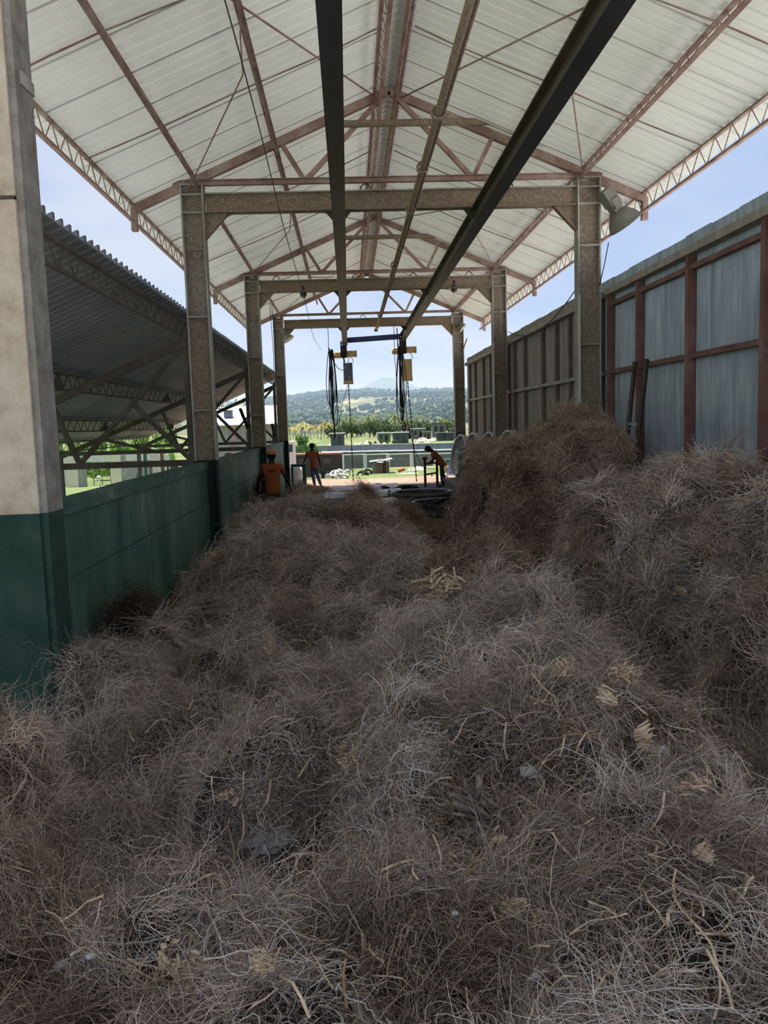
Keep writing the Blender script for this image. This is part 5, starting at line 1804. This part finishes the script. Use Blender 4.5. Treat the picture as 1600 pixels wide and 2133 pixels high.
# lobes: (cx, cy, rx, ry, rotation, top height, steepness)
PILES = [
    ('front', 'near', 'big pale front pile of dried roots filling the bottom centre and right of the photo',
     [(1.08, 5.75, 1.00, .95, 0, 1.33, 2.6), (.55, 5.6, .85, .95, 0, 1.14, 3.2), (1.15, 4.3, .95, 1.5, 0, 1.22, 3), (.35, 4.2, 1.0, 1.3, 0, .98, 2.4), (1.1, 2.5, 1.0, 1.6, 0, 1.08, 3), (.2, 2.6, .9, 1.3, 0, .88, 2.4), (1.5, 1.4, 1.1, 1.2, 0, 1.1, 3), (-.42, 4.1, .58, .6, 0, 1.0, 3)]),
    ('corner', 'near', 'low root pile in the bottom left corner with a large straw crown on it',
     [(-.62, 2.75, .62, .50, .3, .94, 2.4), (-.4, 2.0, 1.0, .75, 0, .86, 3), (-1.1, 2.3, .7, .6, 0, .80, 2.4), (.2, 1.6, .8, .7, 0, .9, 3)]),
    ('left_edge', 'brown', 'brownish root pile at the left edge of the photo, before the pillar',
     [(-2.15, 4.2, .62, .9, 0, 1.08, 2.2), (-1.75, 3.4, .5, .8, 0, .82, 2.2)]),
    ('left_wall', 'near', 'lumpy root pile along the green wall, in front of the wide pillar and to its right',
     [(-2.05, 6.5, .70, .8, 0, .84, 2.4), (-1.95, 7.9, .75, .75, .2, .60, 2.4), (-1.05, 7.2, .9, .9, 0, .60, 2.4), (-1.35, 5.5, .95, .85, .2, .74, 2.4), (-.5, 6.4, .95, .9, 0, .52, 2.4), (-.75, 4.7, .9, .8, 0, .58, 2.4), (-1.5, 4.2, .8, .9, 0, .55, 2.4), (.1, 7.4, .9, .7, 0, .30, 2.4)]),
    ('middle', 'near', 'broad middle root pile sloping up to the workers beside the second left column',
     [(-.95, 14.2, 1.75, 1.6, 0, 1.16, 3.2), (.15, 13.9, 1.25, 1.6, 0, 1.08, 2.6), (-.9, 11.8, 2.1, 2.6, 0, 1.0, 2.2), (.4, 11.6, 1.3, 2.2, 0, .88, 2.2), (-1.0, 9.9, 1.9, 1.6, 0, .52, 2.2), (.3, 9.8, 1.2, 1.4, 0, .42, 2.2)]),
    ('small_bushy', 'brown', 'small bushy root heap rising at the end of the left hoist chain',
     [(.10, 16.9, .62, .8, 0, 1.24, 2.2), (-.9, 17.2, .9, .9, 0, .80, 2.2)]),
    ('dark_brown', 'brown', 'dark brown root mound between the middle pile and the still vats',
     [(1.15, 17.4, .80, 1.1, 0, .70, 2.2), (1.75, 16.4, .7, 1.0, 0, .30, 2.2)]),
    ('low_brown', 'brown', 'low reddish brown root heap in the hollow between middle pile and tall right piles',
     [(1.75, 10.9, 1.1, .9, 0, .88, 2.2), (1.9, 12.0, .9, .9, 0, .65, 2.2), (2.1, 9.7, .9, .8, 0, .55, 2.2)]),
    ('tall_back', 'brown', 'tall brown root stack with a steep left face in front of the floodlight column',
     [(3.85, 13.6, .95, .9, 0, 2.70, 3), (3.35, 13.6, .7, .8, 0, 2.48, 3), (2.95, 13.9, 1.30, 1.4, 0, 2.08, 6), (2.75, 13.1, 1.04, 1.15, 0, 1.82, 6), (3.7, 12.6, 1.05, 1.0, 0, 2.3, 4), (2.7, 12.5, .95, .75, 0, 1.1, 3)]),
    ('right', 'near', 'large root stack at the right against the blue sheet wall, ladder behind it',
     [(3.75, 8.5, 1.22, 1.15, 0, 1.90, 6), (3.15, 8.4, 1.0, 1.15, 0, 1.70, 5), (3.3, 7.8, 1.1, .95, 0, 1.60, 4), (4.0, 7.6, .8, .9, 0, 1.7, 4), (2.7, 7.6, .7, .7, 0, .75, 3)]),
    ('right_edge', 'near', 'root pile cut off by the right edge of the photo, beyond the dark gap',
     [(3.05, 4.9, .95, .85, 0, 1.80, 2.2), (2.9, 4.1, .85, .9, 0, 1.30, 2.2), (2.75, 3.1, .8, 1.0, 0, .80, 2.2)]),
    ('worker_heap', 'dark', 'dark root heap between the green wall and the worker in the orange cap',
     [(-2.25, 21.0, .42, .9, 0, 1.25, 2.2), (-1.84, 19.45, .6, .55, 0, .30, 4), (-1.6, 20.6, .9, .7, 0, .62, 2.2), (-.9, 21.5, .8, .9, 0, .35, 2.2)]),
    ('wall_lump', 'dark', 'small black clump of matted roots lying against the green wall',
     [(-2.36, 8.3, .26, .34, 0, .92, 2.2), (-2.20, 8.15, .22, .28, 0, .78, 2.2)]),
    ('worker_back', 'brown', 'brown root scraps around the feet of the walking worker',
     [(-1.9, 30.8, .5, .5, 0, .42, 2.2), (-1.4, 29.8, .7, .8, 0, .30, 2.2)]),
]
PILE_OBJ = {}


def clumps(X, Y, size, seed):
    """cellular lumps: dome height, a tone per lump and a 0-1 crevice mask (0 between lumps)"""
    gx, gy = np.floor(X / size).astype(int), np.floor(Y / size).astype(int)
    d1 = np.full(X.shape, 9.)
    d2 = np.full(X.shape, 9.)
    tn = np.zeros(X.shape)
    hh = np.zeros(X.shape)
    for i in (-1, 0, 1):
        for j in (-1, 0, 1):
            cx, cy = gx + i, gy + j
            h = ((cx * 374761393 + cy * 668265263 + seed * 974711) & 0xffffffff)
            h = ((h ^ (h >> 13)) * 1274126177) & 0xffffffff
            a, b_, c = (h & 0xff) / 255., ((h >> 8) & 0xff) / 255., ((h >> 16) & 0xff) / 255.
            d = np.hypot(X / size - (cx + .12 + .76 * a), Y / size - (cy + .12 + .76 * b_))
            near = d < d1
            d2 = np.where(near, d1, np.minimum(d2, d))
            tn = np.where(near, c, tn)
            d1 = np.where(near, d, d1)
    dome = np.sqrt(np.clip(1 - (d1 / .85) ** 2, 0, 1)) * (.65 + .6 * tn)
    return dome, tn, np.clip((d2 - d1) / .22, 0, 1)


tree_v, tree_f, tree_owner = [], [], []
for pi, (key, kind, label, lobes) in enumerate(PILES):
    x0 = min(a[0] - a[2] for a in lobes) - .05
    x1 = max(a[0] + a[2] for a in lobes) + .05
    y0 = min(a[1] - a[3] for a in lobes) - .05
    y1 = max(a[1] + a[3] for a in lobes) + .05
    x0, x1 = max(x0, -2.58), min(x1, 4.80)
    dist = math.hypot((x0 + x1) / 2, (y0 + y1) / 2)
    step = .045 if dist < 9 else .07
    nx, ny = int((x1 - x0) / step) + 1, int((y1 - y0) / step) + 1
    X, Y = np.meshgrid(np.linspace(x0, x1, nx), np.linspace(y0, y1, ny))
    base = -.7 if (y0 < 24) else 0.0
    Z = np.full(X.shape, base - .05)
    wx = X + .16 * vnoise(X / .55, Y / .55, 11) + .06 * vnoise(X / .2, Y / .2, 12)
    wy = Y + .16 * vnoise(X / .55, Y / .55, 13) + .06 * vnoise(X / .2, Y / .2, 14)
    for cx, cy, rx, ry, rot, zt, p in lobes:
        dx, dy = wx - cx, wy - cy
        if rot:
            dx, dy = dx * math.cos(rot) + dy * math.sin(rot), -dx * math.sin(rot) + dy * math.cos(rot)
        q = np.sqrt((dx / rx) ** 2 + (dy / ry) ** 2)
        z = base + (zt - base) * np.clip(1 - q ** p, -.2, 1)
        Z = np.maximum(Z, z)
    big = min(1.0, (max(a[5] for a in lobes) - base))
    amp = np.clip((Z - base) / .4, 0, 1) * big
    cell, tone, crev = clumps(X, Y, .40 if dist < 9 else .55, 21 + pi)
    cell2, tone2, crev2 = clumps(X, Y, .17, 51 + pi)
    Z = Z + amp * (.24 * cell + .05 * cell2 + .05 * vnoise(X / .09, Y / .09, 61 + pi) * .5)
    Z = Z - .27 * np.clip((Z - base) / .5, 0, 1)
    keep = (Z > base - .02) & ~((X < -2.17) & (Y > 5.95) & (Y < 6.36)) & ~((X > 4.20) & (np.abs(Y - 15.15) < .16)) & ~((X < -2.38) & (np.abs(Y - 15.15) < .16))
    keep &= X < 4.66
    idx = np.full(X.shape, -1)
    idx[keep] = np.arange(keep.sum())
    vs = np.stack([X[keep], Y[keep], np.maximum(Z[keep], base)], axis=1)
    q = (keep[:-1, :-1] & keep[1:, :-1] & keep[:-1, 1:] & keep[1:, 1:])
    fs = np.stack([idx[:-1, :-1][q], idx[:-1, 1:][q], idx[1:, 1:][q], idx[1:, :-1][q]], axis=1)
    me = bpy.data.meshes.new('root_pile')
    me.from_pydata(vs.tolist(), [], fs.tolist())
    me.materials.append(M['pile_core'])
    me.polygons.foreach_set('use_smooth', [True] * len(me.polygons))
    D = np.sqrt(vs[:, 0] ** 2 + vs[:, 1] ** 2)
    # hidden back slopes get fewer tufts; farther piles get larger, sparser ones
    nrm = np.zeros((len(vs), 3), dtype=np.float32)
    me.vertices.foreach_get('normal', nrm.ravel()) if False else None
    nrm = np.array([v.normal for v in me.vertices])
    view = np.stack([-vs[:, 0], -vs[:, 1], 2.5 - vs[:, 2]], axis=1)
    view /= np.linalg.norm(view, axis=1)[:, None]
    face = np.clip((nrm * view).sum(1) * 3 + .75, .06, 1)
    size = np.clip(.85 + (D - 4) * .05, .85, 1.3)
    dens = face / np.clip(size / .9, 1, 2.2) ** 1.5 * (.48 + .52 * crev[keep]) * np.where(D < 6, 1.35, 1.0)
    tn = np.clip({'middle': .36, 'right': .30, 'tall_back': .28, 'left_wall': .22, 'low_brown': .22, 'dark_brown': .2}.get(key, .17) + .66 * tone[keep] + .20 * tone2[keep] + .34 * vnoise(vs[:, 0] / .9, vs[:, 1] / .9, 77) - .25 * (1 - crev[keep]), 0, 1)  # tone also carries missing light on deeper piles and shade in crevices
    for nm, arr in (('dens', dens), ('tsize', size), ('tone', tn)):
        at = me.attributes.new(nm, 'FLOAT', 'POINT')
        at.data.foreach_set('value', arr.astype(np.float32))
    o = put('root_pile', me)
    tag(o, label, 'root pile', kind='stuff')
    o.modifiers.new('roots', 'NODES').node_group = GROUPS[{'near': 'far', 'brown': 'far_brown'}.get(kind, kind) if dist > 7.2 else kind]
    PILE_OBJ[key] = o
    off = len(tree_v)
    tree_v += vs.tolist()
    for f in (fs + off).tolist():
        tree_f.append(f)
        tree_owner.append(key)
BVH = BVHTree.FromPolygons([Vector(v) for v in tree_v], tree_f)
CAM = Vector((0, 0, CAM_Z))


def hit(u, v):
    d = ray(u, v).normalized()
    p, nrm, i, dist = BVH.ray_cast(CAM, d)
    if p is None:
        return None
    return p, (nrm if nrm.dot(d) < 0 else -nrm), tree_owner[i], dist


# loose root litter on the pit floor between the piles
nx, ny = 60, 150
X, Y = np.meshgrid(np.linspace(-2.36, 4.2, nx), np.linspace(1.0, 21.5, ny))
Z = -.25 + .12 * vnoise(X / .7, Y / .7, 5) + .05 * vnoise(X / .25, Y / .25, 6)
me = bpy.data.meshes.new('root_litter')
fs = []
for j in range(ny - 1):
    for i in range(nx - 1):
        a = j * nx + i
        fs.append((a, a + 1, a + 1 + nx, a + nx))
me.from_pydata(np.stack([X.ravel(), Y.ravel(), Z.ravel()], axis=1).tolist(), [], fs)
me.materials.append(M['pile_core'])
for nm, val in (('dens', .35), ('tsize', 1.2), ('tone', .15)):
    at = me.attributes.new(nm, 'FLOAT', 'POINT')
    at.data.foreach_set('value', np.full(nx * ny, val, dtype=np.float32))
o = put('root_litter', me)
tag(o, 'dark loose root litter on the floor in the gaps between the piles', 'root litter', kind='stuff')
o.modifiers.new('roots', 'NODES').node_group = GROUPS['brown']

# ------------------------------------------------------------------ straw crowns, straws, long roots, clods on the piles
rs_ = random.Random(31)


def frame_at(nrm, spin):
    z = nrm.normalized()
    q = z.to_track_quat('Z', 'Y')
    return (q.to_matrix() @ Matrix.Rotation(spin, 3, 'Z')).to_4x4()


def bundle_mesh(seed, n, spread, L, r):
    """a broken crown of cut stems: short split pieces of uneven length, roughly parallel, in two or three clusters"""
    rr = random.Random(seed)
    mb = MB()
    heads = [(rr.uniform(-.22, .22), rr.uniform(-.18, .18), rr.uniform(-.5, .5), rr.uniform(-.5, .5)) for _ in range(3)]
    for _ in range(n):
        hx, hy, lx, ly = heads[rr.randrange(3)]
        bx, by = hx + rr.gauss(0, .10), hy + rr.gauss(0, .07)
        ln = L * rr.uniform(.2, 1.0) ** 1.3
        dx, dy = lx + rr.gauss(0, .22), ly + rr.gauss(0, .22)
        w = r * rr.choice((.45, .6, .8, 1.0, 1.5))
        z0 = rr.uniform(-.12, .04)
        mb.tube([(bx, by, z0), (bx + dx * ln * .5, by + dy * ln * .5, z0 + ln * .55), (bx + dx * ln + rr.gauss(0, .02), by + dy * ln + rr.gauss(0, .02), z0 + ln)], [w, w * .9, w * rr.uniform(.3, .9)], 4)
    return mb.mesh('straw_bundle', M['straw'])


BUND = [bundle_mesh(80 + k, 70, .2, .40, .026) for k in range(4)]
BUND_D = [bundle_mesh(90 + k, 30, .5, .5, .045) for k in range(2)]
for me in BUND_D:
    me.materials[0] = M['darkroot']
# (pixel x, pixel y, width in pixels, tilt)
for i, (u, v, w, dk) in enumerate(((940, 1238, 84, 0), (972, 1258, 84, 0), (1000, 1222, 66, 0), (928, 1268, 50, 0), (1240, 1448, 62, 0), (1222, 1478, 55, 0), (1275, 1590, 55, 0), (1262, 1612, 45, 1), (1152, 1432, 42, 0), (1168, 1452, 40, 0),
                                  (340, 2000, 95, 0), (370, 2030, 85, 0), (325, 2055, 70, 0), (780, 1610, 52, 0), (1080, 1765, 95, 1), (1110, 1795, 75, 0), (1065, 1800, 60, 1), (1078, 1950, 50, 0), (1160, 1935, 50, 0), (1432, 1872, 42, 0), (1478, 1712, 48, 0),
                                  (642, 1274, 28, 0), (472, 1176, 26, 0), (558, 1386, 34, 0), (868, 1166, 26, 0), (852, 1156, 20, 0), (732, 1074, 18, 0), (690, 1046, 16, 0), (92, 1463, 36, 0), (1212, 1152, 28, 0), (1312, 952, 22, 0), (1452, 930, 24, 0),
                                  (1262, 996, 20, 0), (1430, 1235, 30, 0), (775, 1302, 26, 0), (490, 1648, 40, 0), (1140, 930, 16, 0), (560, 2105, 60, 0), (1250, 1195, 24, 0), (1545, 985, 22, 0), (1590, 1620, 36, 0), (765, 1580, 34, 0))):
    h_ = hit(u, v)
    if not h_:
        continue
    p, nrm, own, dist = h_
    s = w * dist / FPX / .68
    mesh = BUND_D[i % 2] if dk else BUND[i % 4]
    o = put('straw_bundle', mesh, PILE_OBJ[own], loc=(0, 0, 0))
    nd = (nrm * .75 + Vector((rs_.uniform(-.9, .9), -.30, rs_.uniform(-.3, .5)))).normalized()
    o.matrix_basis = Matrix.Translation(p + nrm * (.10 + .38 * s)) @ frame_at(nd, rs_.uniform(0, 6.28)) @ Matrix.Diagonal((s, s, s, 1))
    o['label'] = ('dark woody root crown' if dk else 'pale bundle of cut straw stems')
STRAW = []
for k in range(6):
    rr = random.Random(100 + k)
    L = .5
    pts = [(-L, 0, 0), (-L * .3, rr.uniform(-.05, .05), rr.uniform(0, .08)), (L * .35, rr.uniform(-.06, .06), rr.uniform(0, .1)), (L, rr.uniform(-.12, .12), rr.uniform(-.1, .1))]
    mb = MB()
    w = .028
    vs = []
    for x, y, z in pts:
        vs += [(x, y - w, z), (x, y + w, z), (x, y + w * .3, z + .012), (x, y - w * .3, z + .012)]
    fs = []
    for i in range(3):
        for j in range(4):
            fs.append((i * 4 + j, i * 4 + (j + 1) % 4, i * 4 + 4 + (j + 1) % 4, i * 4 + 4 + j))
    mb.add(vs, fs + [(3, 2, 1, 0), (12, 13, 14, 15)])
    STRAW.append(mb.mesh('straw', M['straw'] if k < 5 else M['straw2']))
n_straw = {}
for i in range(560):
    u, v = rs_.uniform(0, 1600), rs_.uniform(930, 2133)
    h_ = hit(u, v)
    if not h_ or n_straw.get(h_[2], 0) > 220:
        continue
    p, nrm, own, dist = h_
    n_straw[own] = n_straw.get(own, 0) + 1
    s = rs_.uniform(.07, .19) * (1.0 if dist < 9 else 1.5)
    o = put('straw', STRAW[rs_.randrange(6)], PILE_OBJ[own], loc=(0, 0, 0))
    nd = (nrm + Vector((rs_.uniform(-.5, .5), rs_.uniform(-.5, .5), rs_.uniform(-.3, .5)))).normalized()
    o.matrix_basis = Matrix.Translation(p + nrm * rs_.uniform(.05, .11)) @ frame_at(nd, rs_.uniform(0, 6.28)) @ Matrix.Diagonal((s, s, s, 1))

# long pale roots draped over the surface
n_long = 0
rr = np.random.default_rng(77)
LONGM = mat('pale_long_root', [(0.34, 0.29, 0.25), (0.46, 0.41, 0.37), (0.58, 0.54, 0.50)], 3, 0.8)
for i in range(420):
    u, v = rr.uniform(0, 1600), rr.uniform(1060, 2133)
    h_ = hit(u, v)
    if not h_ or h_[3] > 11:
        continue
    p, nrm, own, dist = h_
    L = rr.uniform(.22, .75)
    k = 24
    th = rr.uniform(0, 6.283)
    pts = []
    q = Vector(p)
    lift = .06
    for j in range(k):
        th += rr.normal(0, .42)
        near = BVH.find_nearest(q)
        nn = near[1] if near[1].z > 0 else -near[1]
        t1 = nn.orthogonal().normalized()
        t2 = nn.cross(t1)
        lift = min(.12, max(.045, lift + rr.normal(0, .013)))
        pts.append(near[0] + nn * lift)
        # keep the heading in world space so that neighbouring tangent frames agree
        dw = Vector((math.cos(th), math.sin(th), 0))
        dw = (dw - nn * dw.dot(nn)).normalized()
        q = near[0] + dw * (L / k)
    MB().tube(pts, np.linspace(.0027, .0012, k).tolist(), 5, cap=False).obj('long_root', LONGM, PILE_OBJ[own], True)
    n_long += 1
    if n_long > 230:
        break

# pale stones and grey soil clods caught in the roots
for i, (u, v, w, lb) in enumerate(((85, 2022, 24, 'pale stone at the lower left corner, largest of the pale stones'), (190, 1947, 12, 'pale pebble above and right of the corner stone'), (202, 1995, 14, 'pale pebble left of a pair near the straw crown'), (233, 1995, 16, 'pale pebble right of a pair near the straw crown'),
                                   (545, 1238, 16, 'cluster of pale pebble on the middle pile, upper one'), (458, 1253, 22, 'grey flat stone on the middle pile slope'), (434, 1316, 14, 'small grey pebble low on the middle pile slope'), (962, 1353, 12, 'white pebble below the large straw crown of the front pile'),
                                   (937, 1935, 13, 'pale pebble on the front pile, left of the two near the bottom'), (1157, 2048, 14, 'pale pebble on the front pile, right of the two near the bottom'), (708, 1315, 13, 'grey pebble in the hollow left of the front pile'))):
    h_ = hit(u, v)
    p, nrm, own, dist = h_
    r_ = w * dist / FPX / 2
    rr = np.random.default_rng(200 + i)
    mb = MB()
    prof = [(0, -.8), (.6, -.62), (.95, -.15), (.92, .3), (.55, .72), (0, .85)]
    mb.lathe(prof, n=9)
    mb.v = [tuple(np.array(q) * r_ * (1 + rr.uniform(-.13, .13)) * np.array([1.15, .95, .8])) for q in mb.v]
    o = put('stone', mb.mesh('stone', M['stone']), None, loc=p + nrm * (.075 + r_ * .3))
    tag(o, lb, 'stone', 'pale stones in the root piles')
for i, (u, v, w, k) in enumerate(((565, 1745, 90, 'clod'), (1120, 1615, 46, 'stone'), (1362, 1570, 44, 'stone'), (420, 2010, 30, 'clod'), (1420, 1185, 40, 'clod'))):
    h_ = hit(u, v)
    p, nrm, own, dist = h_
    r_ = w * dist / FPX / 2
    rr = np.random.default_rng(300 + i)
    mb = MB().lathe([(0, -.6), (.5, -.55), (.9, -.2), (1, .1), (.75, .45), (.4, .62), (0, .66)], n=14)
    mb.v = [tuple(np.array(q) * r_ * (1 + rr.uniform(-.16, .16)) * np.array([1.2, .9, .75])) for q in mb.v]
    o = put('soil_clod', mb.mesh('soil_clod', M[k]), PILE_OBJ[own], loc=p + nrm * .03)
    o['label'] = 'grey soil clod' if k == 'clod' else 'pale soil clod'
